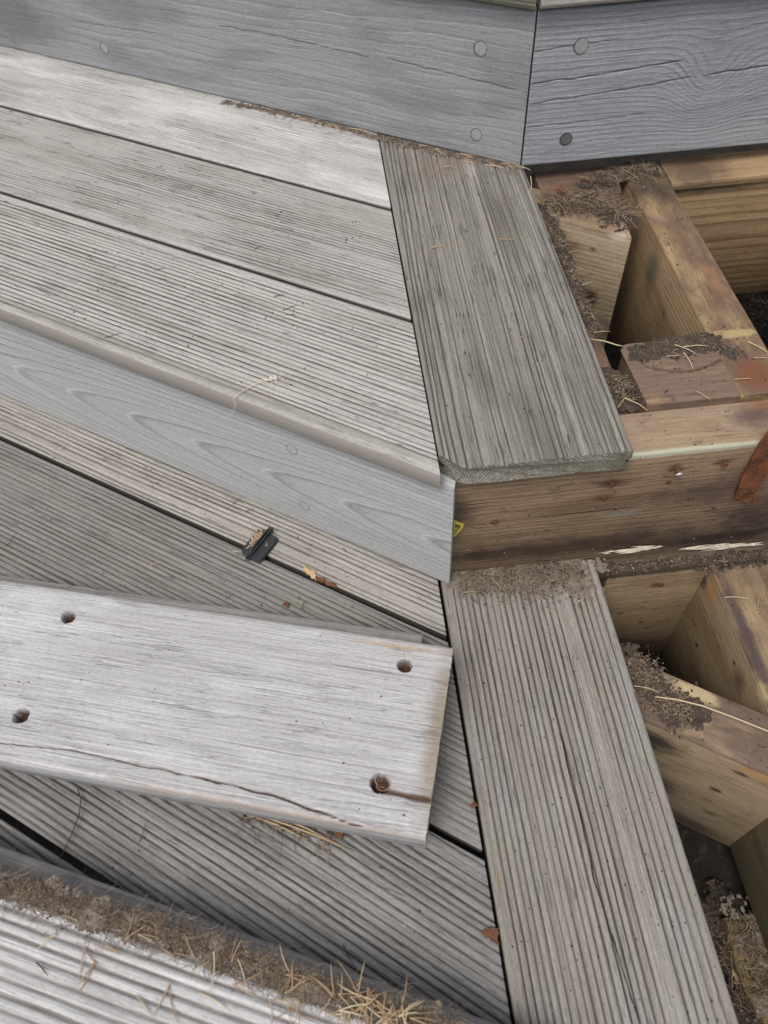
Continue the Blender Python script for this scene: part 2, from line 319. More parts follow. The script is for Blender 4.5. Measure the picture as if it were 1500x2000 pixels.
m_under = wood('loose_under', (0.34, 0.33, 0.305), (0.25, 0.24, 0.22), (0.12, 0.115, 0.105), (50, -100, 0.0, 4.2), ringC=0.35, gC=0, seed=15.3, crackC=0.5)
m_near = wood('near_ribbed', (0.53, 0.525, 0.52), (0.40, 0.392, 0.382), (0.24, 0.23, 0.21), (50, -90, 0.0, 4.2), ringC=0.15, fibC=0.35, crackC=0.3, gC=0.75, gcol=(0.115, 0.10, 0.085), blotch=(0.62, 0.62, 0.62), blotchC=0.6, seed=16.1)
m_nearu = wood('near_under', (0.32, 0.31, 0.295), (0.25, 0.24, 0.225), (0.11, 0.105, 0.095), (50, -90, 0.0, 4.2), ringC=0.3, gC=0, seed=17.8)
m_top = wood('top_board', (0.34, 0.335, 0.30), (0.24, 0.235, 0.20), (0.10, 0.10, 0.08), (60, -90, 0.0, 3.4), ringC=0.35, gC=0.7, seed=18.3)
m_topgreen = wood('top_board_green', (0.25, 0.26, 0.18), (0.17, 0.18, 0.12), (0.07, 0.075, 0.05), (60, -60, 0.0, 2.0), ringC=0.6, gC=0.7, seed=19.3)

BR = (0.105, 0.072, 0.052)
def pine(name, light, mid, dark, seed, ring=(20, -60, 0.0, 5.0), top=(BR, 5, 0.8), spots=(), ringC=0.5, **k):
    k.setdefault('blotch', (mid[0]*0.55, mid[1]*0.48, mid[2]*0.45)); k.setdefault('blotchC', 0.55)
    return wood(name, light, mid, dark, ring, ringC=ringC, fibC=0.4, crackC=k.pop('crackC', 0.3), gC=0, seed=seed, speck=k.pop('speck', 0.5), topstain=top, spots=spots, bump=0.5, **k)
PY = ((0.45, 0.325, 0.185), (0.32, 0.22, 0.115), (0.15, 0.095, 0.05))
RUST = (0.19, 0.075, 0.036)

# ---------------------------------------------------------------- ground
def ground():
    t = np.linspace(-1, 1, 161); f = np.sinh(t*5.2)/math.sinh(5.2)*9000
    gx, gy = np.meshgrid(f+330, f-60); vn = VN(5)
    gz = -402+7*vn(gx/60, gy/60)+4*vn(gx/19, gy/19)+2.0*vn(gx/7, gy/7)
    V = np.stack([gx, gy, gz], -1).reshape(-1, 3)*S; n = 161
    i = np.arange(n-1)[:, None]*n; j = np.arange(n-1)[None]
    F = np.stack([i+j, i+j+1, i+n+j+1, i+n+j], -1).reshape(-1, 4).tolist()
    me = mesh_from('ground', V, F, [plain('soil', (0.010, 0.009, 0.009), (0.024, 0.019, 0.016), 0.03, 0.95, (0.05, 0.04, 0.03), 1.0)], [True]*len(F))
    o = link(bpy.data.objects.new('ground', me)); o['kind'] = 'structure'
ground()

# ---------------------------------------------------------------- tiers of boards
const = lambda v: (lambda y, z: v)
def leftboard(name, parent, n0, n1, ztop, xcut, mat, u_far=-900, T=20, **k):
    """board of the left section: runs along UV, from the far left to the world plane x = xcut"""
    O = NV*n0; M = frame((O[0], O[1], ztop), -AL)
    u1 = lambda y, z: (xcut-NV[0]*(n0+y))/UV[0]
    return board(name, parent, M, n1-n0, T, const(u_far), u1, mat, dy=k.pop('dy', 0.9), dx=k.pop('dx', 4.0), r=k.pop('r', 2.2), **k)

upper = thing('deck_tier', 'topmost deck tier with two slate grey riser boards meeting at a mitre', 'deck', (141.7, 387, 0))
middle = thing('deck_tier', 'middle deck tier of pale grooved boards ending at the short overhanging plank', 'deck', (0, 0, 0))
lower = thing('deck_tier', 'lowest deck tier with the long grooved plank running off the bottom edge', 'deck', (0, 0, H))

# middle tier: three boards cut along the plank, the plank itself, and one riser
leftboard('deck_board', middle, 279.0, 420, 0.4, -1.6, m_tread1, flat=4, groove=(4.3, 0.15, 1.5, 0.8), warp=(1.0, 0.12, 0.006, 0), amp=(0.6, 0.75), seed=21, r=1.6, fine2=(2.3, 0.8, 0.35), label='pale board with worn patchy ribs beneath the riser', edge_wear=0.2, dy=0.9)
leftboard('deck_board', middle, 135.8, 274.2, -0.4, -1.8, m_tread2, flat=5, groove=(4.4, 0.15, 1.3, 0.95), warp=(1.5, 0.15, -0.006, 0), amp=(0.75, 0.4), seed=22, r=1.8, fine2=(2.0, 0.8, 0.45), label='darker grey board with fine weathered grain', edge_wear=0.4)
leftboard('deck_board', middle, -12.5, 131.2, 0, -1.5, m_tread3, flat=6, groove=(4.9, 0.12, 1.4, 1.5), warp=(1.0, 0.12, 0.004, 0), amp=(0.95, 0.2), seed=23, r=3.0, fine2=(2.4, 0.8, 0.3), label='strongly ribbed board at the edge of the step', edge_wear=0.5)
MP1 = frame((0, 380, 0), -math.pi/2)       # local x = world -y, local y = world x
plank1 = board('end_plank', middle, MP1, 145, 20.5, lambda y, z: 380-(403.5-SA*y)/CA, const(391.3), m_end, m_endgrain, dy=0.6, dx=3.5, r=2.2, slot=True, fine2=(2.3, 0.7, 0.45), groove=(5.4, 0.45, 1.0, 1.5),
      warp=(2.5, 0.25, 0.004, 0), amp=(0.95, 0.25), seed=24, ragged=1.6, chip=[(391.3, 0, 17)], edge_wear=1.0, label='dark weathered plank with a cracked greenish end, overhanging the beam')
# riser boards: local y is world z, local z points out of the step
def riser_left(parent, n_face, zb, h, xk, yk, mat, T=28, u_far=-1100, **k):
    O = NV*n_face; M = frame((O[0], O[1], zb), -AL, True); uk = UV[0]*xk+UV[1]*yk
    return board('riser_board', parent, M, h, T, const(u_far), lambda y, z: uk-0.9+math.tan(AL/2)*z, mat, dy=0.8, dx=4, r=2.0, rough=0.12, **k)
fm = riser_left(middle, -4.7, H+0.5, 144, 10.7, -12.8, m_fasM, seed=31, label='smooth blue grey riser with nested arches of grain')
fl = riser_left(upper, 400.5, 0.8, 146.5, 141.7, 387, m_fasL, seed=32, trenches=[([(-163.8, 590.7, 82.0), (-90.3, 541.7, 82.4), (-6.3, 485.7, 79.7)], 0.7, 1.0, 0.7), ([(13.9, 472.2, 82.1), (81.3, 427.2, 78.6), (142.9, 386.1, 76.2)], 0.7, 1.0, 0.7), ([(-365.3, 725.1, 52.3), (-249.1, 647.6, 58.7)], 0.6, 0.8, 0.5)], label='left slate grey riser board with a mitred end')
MR = frame((141.7, 387, 0.8), 0, True)
fr_ = board('riser_board', upper, MR, 146.5, 28, lambda y, z: 0.9-math.tan(AL/2)*z, const(800), m_fasR, dy=0.8, dx=4, r=2.0, rough=0.14, seed=33, trenches=[([(143.2, 387.0, 84.0), (189.5, 387.0, 86.2), (229.1, 387.0, 88.5), (288.0, 387.0, 93.8)], 0.75, 1.4, 0.85), ([(143.4, 387.0, 64.5), (187.4, 387.0, 68.1), (248.0, 387.0, 71.6), (300.1, 387.0, 77.7)], 0.7, 1.2, 0.8), ([(318.0, 387.0, 77.6), (377.9, 387.0, 81.6), (427.6, 387.0, 85.0)], 0.8, 1.8, 0.9), ([(141.3, 387.0, 112.7), (183.5, 387.0, 115.9), (225.3, 387.0, 118.2)], 0.6, 1.0, 0.7), ([(144.4, 387.0, 41.6), (207.1, 387.0, 43.2), (264.6, 387.0, 45.2)], 0.55, 0.9, 0.6)], label='right slate grey riser board with swirling grain')
# treads of the topmost tier, only their noses reach into view
leftboard('deck_board', upper, 391, 536, 171, 137.5, m_topgreen, groove=(5.2, 0.2, 1.6, 1.0), seed=34, dx=8, dy=1.2)
leftboard('deck_board', upper, 539, 684, 171, 137.5+45, m_top, groove=(5.2, 0.2, 1.6, 1.0), seed=35, dx=12, dy=2)
for k_, (y0, sd_) in enumerate(((377, 36), (525, 37))):
    board('deck_board', upper, frame((142+k_*45, y0, 172), 0), 145, 20, const(0), const(800), m_top, groove=(5.2, 0.2, 1.6, 1.0), seed=sd_, dx=8, dy=1.4, slot=True)

# plugs over the screws of the risers
m_plug = plain('plug_wood', (0.31, 0.318, 0.325), (0.37, 0.378, 0.38), 0.4, 0.9, (0.2, 0.2, 0.2), 0.4)
m_plugd = plain('plug_wood_dark', (0.10, 0.105, 0.11), (0.16, 0.165, 0.17), 0.4, 0.9, None, 0.4)
m_plugm = plain('plug_wood_pale', (0.39, 0.40, 0.405), (0.45, 0.46, 0.46), 0.4, 0.9, None, 0.4)
m_ringm = plain('plug_joint_faint', (0.12, 0.12, 0.12), (0.30, 0.30, 0.30), 0.25, 0.95)
m_ringd = plain('plug_joint', (0.05, 0.048, 0.046), (0.09, 0.085, 0.08), 0.4, 0.95)
def setsub(o, parent, M):
    T = WM[parent.name].inverted() @ M; T.translation = T.translation*S; o.matrix_local = T
def plug(parent, world, ang, rad=6.2, mat=None, rm=None, lift=0.5, tilt=0.015):
    V = [(0, 0, lift)]; F = []; n = 28; rr = random.Random(int(world[0]*7))
    for q, (R_, z_) in enumerate(((rad*0.8, lift), (rad, lift-0.2), (rad, -2), )):
        for k in range(n):
            a = k*2*math.pi/n; V.append((R_*math.cos(a)*(1+0.02*rr.uniform(-1, 1)), R_*math.sin(a), z_+tilt*math.cos(a)*R_))
    base = len(V); R2 = rad+0.34
    for z_, R_ in ((0.32, R2), (-1, R2)):
        for k in range(n): a = k*2*math.pi/n; V.append((R_*math.cos(a)*(1+0.03*rr.uniform(-1, 1)), R_*math.sin(a), z_))
    V.append((0, 0, 0.32)); ctr = len(V)-1
    for k in range(n):
        k2 = (k+1) % n; F.append((0, 1+k, 1+k2))
        F += [(1+k, 1+n+k, 1+n+k2, 1+k2), (1+n+k, 1+2*n+k, 1+2*n+k2, 1+n+k2)]
    nf = len(F)
    for k in range(n):
        k2 = (k+1) % n; F += [(ctr, base+k, base+k2), (base+k, base+n+k, base+n+k2, base+k2)]
    me = mesh_from('screw_plug', [(a*S, b*S, c*S) for a, b, c in V], F, [mat or m_plug, rm or m_ringd], None, [0]*nf+[1]*(len(F)-nf))
    o = bpy.data.objects.new('screw_plug', me); link(o, parent)
    setsub(o, parent, frame(world, ang, True)); return o
def onL(n_face, u, z): p = UV*u+NV*n_face; return (p[0], p[1], z)
def uL(p): return UV[0]*p[0]+UV[1]*p[1]
plug(fl, onL(400.5, uL((-322.9, 696.9, 28.4)), (-322.9, 696.9, 28.4)[2]), -AL)
plug(fl, onL(400.5, uL((97.4, 416.5, 107.8)), (97.4, 416.5, 107.8)[2]), -AL, 6.6)
plug(fl, onL(400.5, uL((98.1, 416.0, 24.2)), (98.1, 416.0, 24.2)[2]), -AL, 6.2)
plug(fr_, (187.1, 387.0, 114.7), 0, 6.9); plug(fr_, (186.1, 387.0, 26.1), 0, 6.4, m_plugd, None, 0.4)
plug(fm, onL(-4.7, uL((-116.7, 72.2, -53.3)), (-116.7, 72.2, -53.3)[2]), -AL, 5.6, m_plugm, m_ringm); plug(fm, onL(-4.7, uL((-116.2, 71.9, -134.1)), (-116.2, 71.9, -134.1)[2]), -AL, 5.4, m_plugm, m_ringm)

# lower tier
leftboard('deck_board', lower, -51.3, 60, H, 0.2, m_low1, groove=(4.9, 0.15, 1.5, 1.5), warp=(1.2, 0.15, 0.0, 0), amp=(0.95, 0.2), seed=41, r=2.2, fine2=(2.0, 0.7, 0.35), label='pale ribbed board directly below the blue grey riser', edge_wear=0.8)
leftboard('deck_board', lower, -199.4, -56.4, H-0.5, 0.4, m_low2, groove=(5.0, 0.15, 1.4, 1.4), warp=(1.5, 0.2, 0.02, 3e-5), amp=(0.9, 0.3), seed=42, r=2.2, fine2=(2.0, 0.7, 0.35), label='brownish ribbed board under the pale loose board', edge_wear=0.6)
leftboard('deck_board', lower, -345.0, -204.8, H, 0.6, m_low3, groove=(5.8, 0.14, 1.5, 2.4), warp=(2.5, 0.3, 0.035, 6e-5), amp=(1.0, 0.2), seed=43, r=2.2, fine2=(2.0, 0.7, 0.35), dx=3.0, dy=0.8, label='dark deeply ribbed board between the loose boards')
leftboard('deck_board', lower, -494, -350.4, H, 0.8, m_low3, groove=(6.4, 0.25, 2.1, 2.0), warp=(4.0, 0.9, 0.02, 0), seed=44, r=2.2, label='dark board mostly hidden by the nearest loose board')
MP2 = frame((3.0, -1, H), -math.pi/2)
plank2 = board('end_plank', lower, MP2, 145, 20, const(0), const(560), m_lowend, m_endgrain, dy=0.5, dx=4.0, r=3.4, slot=True, flat=5, fine2=(2.8, 0.7, 0.28), groove=(5.6, 0.10, 1.35, 2.5), warp=(1.2, 0.15, 0.003, 0), amp=(0.95, 0.25), seed=45,
      trenches=[([(78.3, -123.8, -166.0), (78.6, -167.4, -166.0), (77.9, -219.0, -166.0), (77.6, -269.1, -166.0), (81.2, -317.8, -166.0), (84.7, -355.6, -166.0)], 0.7, 4, 1.0)], label='long pale ribbed plank with a dark split along it')

# ---------------------------------------------------------------- exposed framing
fmid = thing('timber_framing', 'exposed timber framing beside the middle tier with a rust stained front beam', 'framing', (150, 0, -20))
flow = thing('timber_framing', 'lower exposed framing with open bays and a slanting dirty joist', 'framing', (160, -10, -186))
def timber(name, parent, p0, ang, length, T, Hh, mat, label=None, r=2.5, dy=3.0, dx=12, **k):
    """joist: p0 = world corner on the top face, x along ang, y = width T to the left, height Hh downwards"""
    return board(name, parent, frame(p0, ang), T, Hh, k.pop('u0', const(0)), k.pop('u1', const(length)), mat, k.pop('endmat', None), dy=dy, dx=dx, r=r, rough=k.pop('rough', 0.35), label=label, **k)
PI = math.pi
# front beam of the middle tier (grain along x); local: x = world x + 0, y = world y, z down
m_beam = pine('beam_wood', (0.37, 0.265, 0.17), (0.25, 0.168, 0.105), (0.11, 0.068, 0.045), 20.5, ring=(20, -330, 0.0, 5.0), top=((0.34, 0.255, 0.175), 3, 0.7), ringC=0.5, crackC=0.8, speck=1.0, spots=[
    ((215, 0, -1), (150, 5, 5.5), (0.46, 0.46, 0.36), 0.8, 0.6, 0.35), ((267.9, 0.0, -58.3), (60, 30, 30), (0.07, 0.048, 0.045), 0.7, 0.95, 0.45), ((324.0, 0.0, -105.1), (50, 30, 50), (0.05, 0.036, 0.034), 0.8, 0.95, 0.45), ((178.5, 0.0, -120.3), (190, 30, 24), (0.055, 0.038, 0.030), 0.8, 0.95, 0.5), ((300.3, 0.0, -133.1), (120, 30, 18), (0.04, 0.03, 0.028), 0.85, 0.9, 0.5),
    ((58.9, 0.0, -50.6), (26, 30, 30), (0.045, 0.032, 0.026), 0.75, 0.95, 0.4), ((75.7, 0.0, -119.9), (60, 30, 12), (0.04, 0.03, 0.024), 0.7, 0.95, 0.4), ((312, 38, 0), (26, 18, 10), RUST, 0.75, 0.9, 0.5), ((296, 26, 0), (26, 20, 10), (0.07, 0.045, 0.055), 0.7, 0.95, 0.5),
    ((182.8, 0.0, -33.0), (17, 9, 8), (0.06, 0.03, 0.02), 0.85, 0.9, 0.4), ((178.3, 0.0, -51.5), (15, 9, 6), (0.10, 0.045, 0.028), 0.8, 0.9, 0.4), ((88.7, 0.0, -70.6), (6, 6, 5), (0.07, 0.03, 0.02), 0.9, 0.8, 0.3), ((230.7, 0.0, -21.2), (9, 6, 8), (0.05, 0.03, 0.02), 0.8, 0.9, 0.3), ((270.3, 0.0, -19.8), (13, 6, 6), (0.06, 0.03, 0.022), 0.8, 0.9, 0.3),
    ((169.6, 0.0, -70.1), (100, 9, 0.9), (0.03, 0.02, 0.016), 0.95, 0.6, 0.25), ((72.9, 0.0, -41.7), (26, 9, 0.8), (0.03, 0.02, 0.016), 0.95, 0.6, 0.2), ((197.7, 0.0, -78.1), (24, 9, 6), (0.27, 0.26, 0.24), 0.65, 0.9, 0.6), ((302.1, 0.0, -43.3), (36, 9, 50), (0.09, 0.05, 0.045), 0.6, 0.95, 0.5)])
beam = timber('front_beam', fmid, (-40, 0, -19.8), 0, 900, 45, 152, m_beam, u0=const(47), dy=3, dx=8, seed=51, rough=0.2, label='brown stained beam across the front with old nails')
m_j1 = pine('joist_pale', *PY, 21.4, ring=(20, -300, 0.0, 5.5), top=((0.135, 0.085, 0.065), 4, 0.85), spots=[((132.7, 0.0, -35.7), (24, 20, 42), (0.09, 0.085, 0.06), 0.7, 0.9, 0.3), ((183.0, 0.0, -48.8), (4, 9, 7), (0.14, 0.06, 0.03), 0.8, 0.7, 0.3), ((40, 20, 0), (46, 40, 20), (0.045, 0.035, 0.03), 0.8, 0.8, 0.4),
    ((326, 20, 0), (28, 22, 12), RUST, 0.8, 0.7, 0.4), ((196, 30, 0), (40, 10, 9), (0.32, 0.17, 0.09), 0.6, 0.8, 0.5), ((274, 20, 0), (6, 30, 9), (0.42, 0.32, 0.16), 0.8, 0.4, 0.2)])
timber('joist', fmid, (257.5, 398, -19), -PI/2, 348, 42.5, 168, m_j1, seed=52, dx=5, edge_wear=2.0, label='joist with a rusty brown top in the upper bay')
m_j0 = pine('joist_rotten', (0.36, 0.24, 0.15), (0.22, 0.14, 0.09), (0.10, 0.06, 0.04), 22.2, top=((0.10, 0.07, 0.052), 6, 0.85))
timber('joist', fmid, (118, 372, -21.5), -PI/2, 322, 46, 168, m_j0, seed=53, dx=4, edge_wear=7.0, rough=1.0, label='rotten joist showing along the edge of the plank')
m_rim = pine('rim_wood', *PY, 23.6, ring=(20, -60, 0.0, 8.0), top=((0.36, 0.22, 0.12), 3, 0.8), ringC=0.75, spots=[((270, 0, -120), (130, 9, 22), (0.10, 0.055, 0.03), 0.7, 0.9, 0.5), ((40, 10, 0), (90, 60, 12), (0.05, 0.036, 0.03), 0.75, 0.7, 0.4), ((330, 0, -165), (60, 9, 16), (0.06, 0.035, 0.02), 0.6, 0.9, 0.5)])
m_rimt = pine('rim_plate', (0.46, 0.33, 0.19), (0.35, 0.24, 0.135), (0.17, 0.11, 0.06), 23.1, top=((0.33, 0.225, 0.13), 3, 0.5), spots=[((30, 20, 0), (60, 40, 12), (0.06, 0.042, 0.034), 0.7, 0.8, 0.4)])
timber('rim_plate', fmid, (301, 360.5, -18.6), 0, 560, 50, 9, m_rimt, seed=541, dx=6, r=1.2, label='flat honey coloured strip on top of the rim joist')
timber('rim_joist', fmid, (301, 366, -28.2), 0, 560, 44, 153, m_rim, seed=54, dx=6, label='clean yellow rim joist under the right riser')
m_rim2 = pine('rim_scrap', (0.27, 0.18, 0.12), (0.17, 0.11, 0.075), (0.08, 0.05, 0.035), 24.6, top=((0.12, 0.08, 0.06), 5, 0.8), spots=[((22, 10, 0), (9, 14, 9), (0.20, 0.05, 0.025), 0.85, 0.8, 0.3)])
timber('rim_joist', fmid, (162, 357, -19.2), 0, 84, 52, 30, m_rim2, seed=55, dx=4, rough=0.6, edge_wear=2.0, label='short dirty rim piece at the corner under the riser')
# slanting nailer end of the left section, its cut face looks at the viewer
m_s1 = pine('nailer_wood', (0.50, 0.42, 0.29), (0.37, 0.285, 0.17), (0.18, 0.11, 0.06), 25.5, ring=(20, -120, 0, 5), top=((0.22, 0.15, 0.10), 9, 0.8), spots=[((11.0, 0.0, -84.2), (15, 12, 15), (0.04, 0.018, 0.014), 0.9, 0.8, 0.4), ((-21.5, 0.0, -28.0), (24, 20, 14), (0.14, 0.075, 0.05), 0.7, 0.9, 0.4), ((4.7, 0.0, -25.3), (6, 9, 4), (0.10, 0.05, 0.03), 0.8, 0.8, 0.4), ((28.5, 0.0, -4.8), (16, 15, 5), (0.60, 0.52, 0.42), 0.7, 0.7, 0.4)], speck=0.9)
O_ = NV*359.5
timber('nailer', fmid, (O_[0], O_[1], -19.5), -AL, 0, 44, 150, m_s1, u0=const(-220), u1=lambda y, z: (233-NV[0]*(359.5+y))/UV[0], seed=56, dx=4, edge_wear=3, label='pale slanting nailer with a dark knot hole')
m_blk = pine('blocking_wood', (0.31, 0.225, 0.155), (0.21, 0.148, 0.105), (0.09, 0.055, 0.04), 26.3, ring=(-10, -14, 0.0, 5.5), top=((0.17, 0.12, 0.092), 12, 0.75), spots=[((50, 62, 0), (46, 12, 12), (0.045, 0.037, 0.034), 0.8, 0.6, 0.4), ((8, 4, -60), (16, 9, 90), (0.42, 0.26, 0.11), 0.6, 0.6, 0.3), ((98, 15, 0), (18, 18, 12), RUST, 0.6, 0.8, 0.4)])
timber('blocking', fmid, (179, 51.5, -19.4), 0, 78, 74, 120, m_blk, seed=57, dx=2, dy=2, r=2, u0=lambda y, z: -0.05*y+max(0, y-66)*0.9, rough=0.5, trenches=[([(186.3, 118.3, -19.0), (192.5, 94.8, -19.0), (210.2, 87.8, -19.0), (227.0, 85.4, -19.0), (243.8, 89.2, -19.0), (258.3, 96.1, -19.0)], 1.9, 4, 1.0), ([(200.2, 46.9, -19.0), (203.5, 59.4, -19.0)], 0.9, 1.5, 0.8)], label='short block with a curved crack behind the beam')
m_pale = pine('joist_hidden', *PY, 27.1)
timber('joist', fmid, (470, 366, -19), -PI/2, 320, 43, 168, m_pale, seed=58, dx=20); timber('joist', fmid, (700, 366, -19), -PI/2, 320, 43, 168, m_pale, seed=59, dx=20)
# lower bay
m_wall = pine('back_wall_wood', (0.42, 0.32, 0.20), (0.30, 0.22, 0.125), (0.17, 0.115, 0.06), 28.2, ring=(22, -400, 0, 5), top=((0.075, 0.052, 0.045), 4, 0.85), spots=[((52, 0, -22), (9, 8, 7), (0.12, 0.04, 0.03), 0.8, 0.8, 0.4), ((28, 0, -75), (6, 8, 5), (0.09, 0.05, 0.03), 0.8, 0.8, 0.4), ((20, 0, -170), (200, 9, 60), (0.10, 0.07, 0.045), 0.5, 0.9, 0.3)])
timber('rim_joist', flow, (163, -10, -189), 0, 700, 43, 183, m_wall, u0=lambda y, z: 2.5*math.sin(z/22.0), seed=61, dx=6, edge_wear=1.5, label='back rim of the lower bay with rusty nail heads')
m_ledge = pine('ledger_wood', (0.19, 0.13, 0.10), (0.12, 0.08, 0.06), (0.06, 0.04, 0.03), 29.2, top=((0.07, 0.047, 0.038), 5, 0.6))
timber('ledger', flow, (6, -11.5, -172.5), 0, 860, 44, 15, m_ledge, seed=62, dx=4, rough=0.5, edge_wear=1.5, label='dark damp ledge strip under the beam')
m_j2 = pine('joist_low', (0.42, 0.325, 0.205), (0.31, 0.228, 0.13), (0.16, 0.105, 0.05), 30.7, ring=(20, -420, 0, 6), top=((0.15, 0.095, 0.072), 4, 0.8), spots=[((-0.9, 0.0, -23.9), (16, 40, 22), (0.05, 0.036, 0.03), 0.85, 0.8, 0.5), ((37.8, 0.0, -90.3), (4, 9, 4), (0.03, 0.018, 0.012), 0.9, 0.6, 0.3), ((86.7, 0.0, -28.6), (4, 9, 3), (0.03, 0.018, 0.012), 0.9, 0.6, 0.3), ((101.0, 0.0, -36.1), (18, 12, 22), (0.07, 0.05, 0.04), 0.7, 0.9, 0.5),
     ((125.9, 0.0, -1.0), (12, 12, 12), (0.52, 0.42, 0.22), 0.7, 0.6, 0.3), ((19.7, 0.0, -18.3), (14, 9, 26), (0.40, 0.20, 0.07), 0.65, 0.9, 0.5), ((75, 6, 0), (120, 9, 9), (0.06, 0.045, 0.05), 0.8, 0.8, 0.4)])
timber('joist', flow, (260.8, -10.2, -186.4), -PI/2, 180, 44, 185, m_j2, seed=63, dx=4, label='joist on the right of the lower bay')
m_d1 = pine('slant_wood', (0.48, 0.38, 0.255), (0.35, 0.26, 0.155), (0.17, 0.115, 0.06), 31.3, ring=(24, -250, 0, 4.2), top=((0.125, 0.088, 0.072), 9, 0.9), speck=0.9, spots=[
     ((231.1, 0.0, -32.7), (34, 20, 34), (0.025, 0.02, 0.02), 0.9, 0.95, 0.45), ((253.9, 0.0, -114.3), (22, 20, 30), (0.03, 0.024, 0.02), 0.7, 0.9, 0.45), ((297.9, 0.0, -21.8), (11, 9, 5), (0.05, 0.022, 0.014), 0.9, 0.7, 0.4), ((292.9, 0.0, -73.8), (9, 9, 5.5), (0.06, 0.022, 0.014), 0.9, 0.7, 0.4), ((303.8, 0.0, -129.5), (13, 9, 6), (0.08, 0.035, 0.02), 0.7, 0.8, 0.4),
     ((307.6, 0.0, -11.6), (34, 9, 9), (0.42, 0.23, 0.08), 0.65, 0.9, 0.4), ((290.0, 0.0, -176.0), (60, 9, 26), (0.05, 0.04, 0.03), 0.7, 0.95, 0.4), ((270.2, 0.0, 29.4), (90, 9, 10), (0.38, 0.24, 0.12), 0.5, 0.9, 0.4), ((243, 42, 0), (24, 9, 9), (0.50, 0.41, 0.24), 0.85, 0.5, 0.4)])
O_ = NV*-37
timber('joist', flow, (O_[0], O_[1], -187), -AL, 0, 49, 188, m_d1, u0=const(100), u1=const(700), seed=64, dx=4, edge_wear=2, rough=0.6, label='slanting joist covered in dirt on top')
m_j3 = pine('joist_near', (0.30, 0.25, 0.15), (0.22, 0.17, 0.095), (0.11, 0.08, 0.045), 32.9, ring=(24, -350, 0, 3.0))
timber('joist', flow, (262, -218.5, -187), -PI/2, 330, 44, 185, m_j3, seed=65, dx=8, label='shaded joist at the right edge below the slanting one')
timber('joist', flow, (470, -10.2, -187), -PI/2, 160, 44, 185, m_pale, seed=66, dx=20)
# support posts that carry the framing, down to the soil
m_post = pine('post_wood', (0.26, 0.21, 0.12), (0.17, 0.13, 0.075), (0.08, 0.055, 0.035), 33.9, top=((0.17, 0.13, 0.05), 14, 0.8))
blk = thing('wooden_block', 'mouldy yellow topped wooden block on the soil at the bottom right corner', 'block', ((251.6, -268.3, -372.0)[0], -420, -420))
timber('block', blk, (232, -420, -373.5), 0, 110, 141, 50, m_post, u0=lambda y, z: 5*math.sin(y/19.0)+0.10*(141-y), seed=67, dx=2, dy=2, r=5, rough=2.5, edge_wear=5, label=None)
for x_, y_ in ((120, 120), (480, 120), (620, -120)):
    timber('post', flow, (x_, y_, -372), 0, 70, 70, 60, m_post, seed=int(x_), dx=10, dy=6)

# nails, screws and the strap: sub-parts of the timbers they are driven into
m_nail = plain('nail_rust', (0.10, 0.035, 0.02), (0.20, 0.09, 0.05), 0.6, 0.8, (0.05, 0.03, 0.03), 0.6)
m_silver = plain('screw_zinc', (0.55, 0.55, 0.53), (0.75, 0.75, 0.73), 0.6, 0.35, None, 0.2, 0.6)
m_strap = plain('strap_rust', (0.075, 0.035, 0.024), (0.22, 0.085, 0.04), 0.07, 0.85, (0.30, 0.12, 0.045), 0.8)
def tube_data(P, R, sides=5):
    V, F = [], []; P = [Vector(p) for p in P]
    for i, p in enumerate(P):
        d = (P[min(i+1, len(P)-1)]-P[max(i-1, 0)]).normalized(); a = d.cross(Vector((0.3, 0.2, 1)))
        if a.length < 1e-3: a = d.cross(Vector((1, 0, 0)))
        a.normalize(); b = d.cross(a); r_ = R[i] if hasattr(R, '__len__') else R
        for k in range(sides): t = k*2*PI/sides; V.append(p+a*math.cos(t)*r_+b*math.sin(t)*r_)
    for i in range(len(P)-1):
        for k in range(sides): k2 = (k+1) % sides; F.append((i*sides+k, i*sides+k2, (i+1)*sides+k2, (i+1)*sides+k))
    F.append(tuple(range(sides-1, -1, -1))); F.append(tuple(range((len(P)-1)*sides, len(P)*sides)))
    return [tuple(v) for v in V], F
def subpart(name, parent, M, V, F, mats, matidx=None, smooth=None, label=None):
    me = mesh_from(name, [(a*S, b*S, c*S) for a, b, c in V], F, mats, smooth, matidx)
    o = bpy.data.objects.new(name, me); link(o, parent); setsub(o, parent, M)
    if label: o['label'] = label
    return o
def nail(parent, p, direction, L=6, rh=3.0, rs=1.2, mat=None, label=None, matS=None):
    V, F = tube_data([(0, 0, -4), (0, 0, L*0.6), (0, 0, L)], [rs, rs, rs], 8); b = len(V)
    V2, F2 = tube_data([(0, 0, L), (0.0, 0, L+0.7), (0, 0, L+1.1)], [rh, rh*0.95, rh*0.5], 12)
    M = Matrix.Translation(Vector(p)) @ Vector(direction).to_track_quat('Z', 'Y').to_matrix().to_4x4()
    return subpart('nail', parent, M, V+V2, F+[tuple(i+b for i in f) for f in F2], [mat or m_nail, matS or mat or m_nail], [0]*len(F)+[1]*len(F2), label=label)
nail(beam, (192.6, 0.0, -41.9), (0.1, -1, -0.3), 5, 2.6, 1.9, label='screw with a shiny collar standing out of the beam', matS=m_silver)
nail(beam, (231.2, 0.0, -41.1), (-0.2, -1, 0.1), 2, 2.6); nail(beam, (140.9, 0.0, -51.9), (0.3, -1, 0), 2.2, 3.2); nail(beam, (139.2, 0.0, -71.4), (0, -1, 0), 0.6, 2.8)
nail(beam, (48.7, 0.0, -90.4), (0, -1, 0), 0.5, 2.4); nail(beam, (190.2, 0.0, -58.0), (0, -1, 0), 0.6, 2.2)
nail(beam, (215.7, 0.0, -84.5), (0, -1, 0), 0.6, 2.2); nail(beam, (242.0, 0.0, -102.2), (0, -1, 0), 0.6, 2.0)
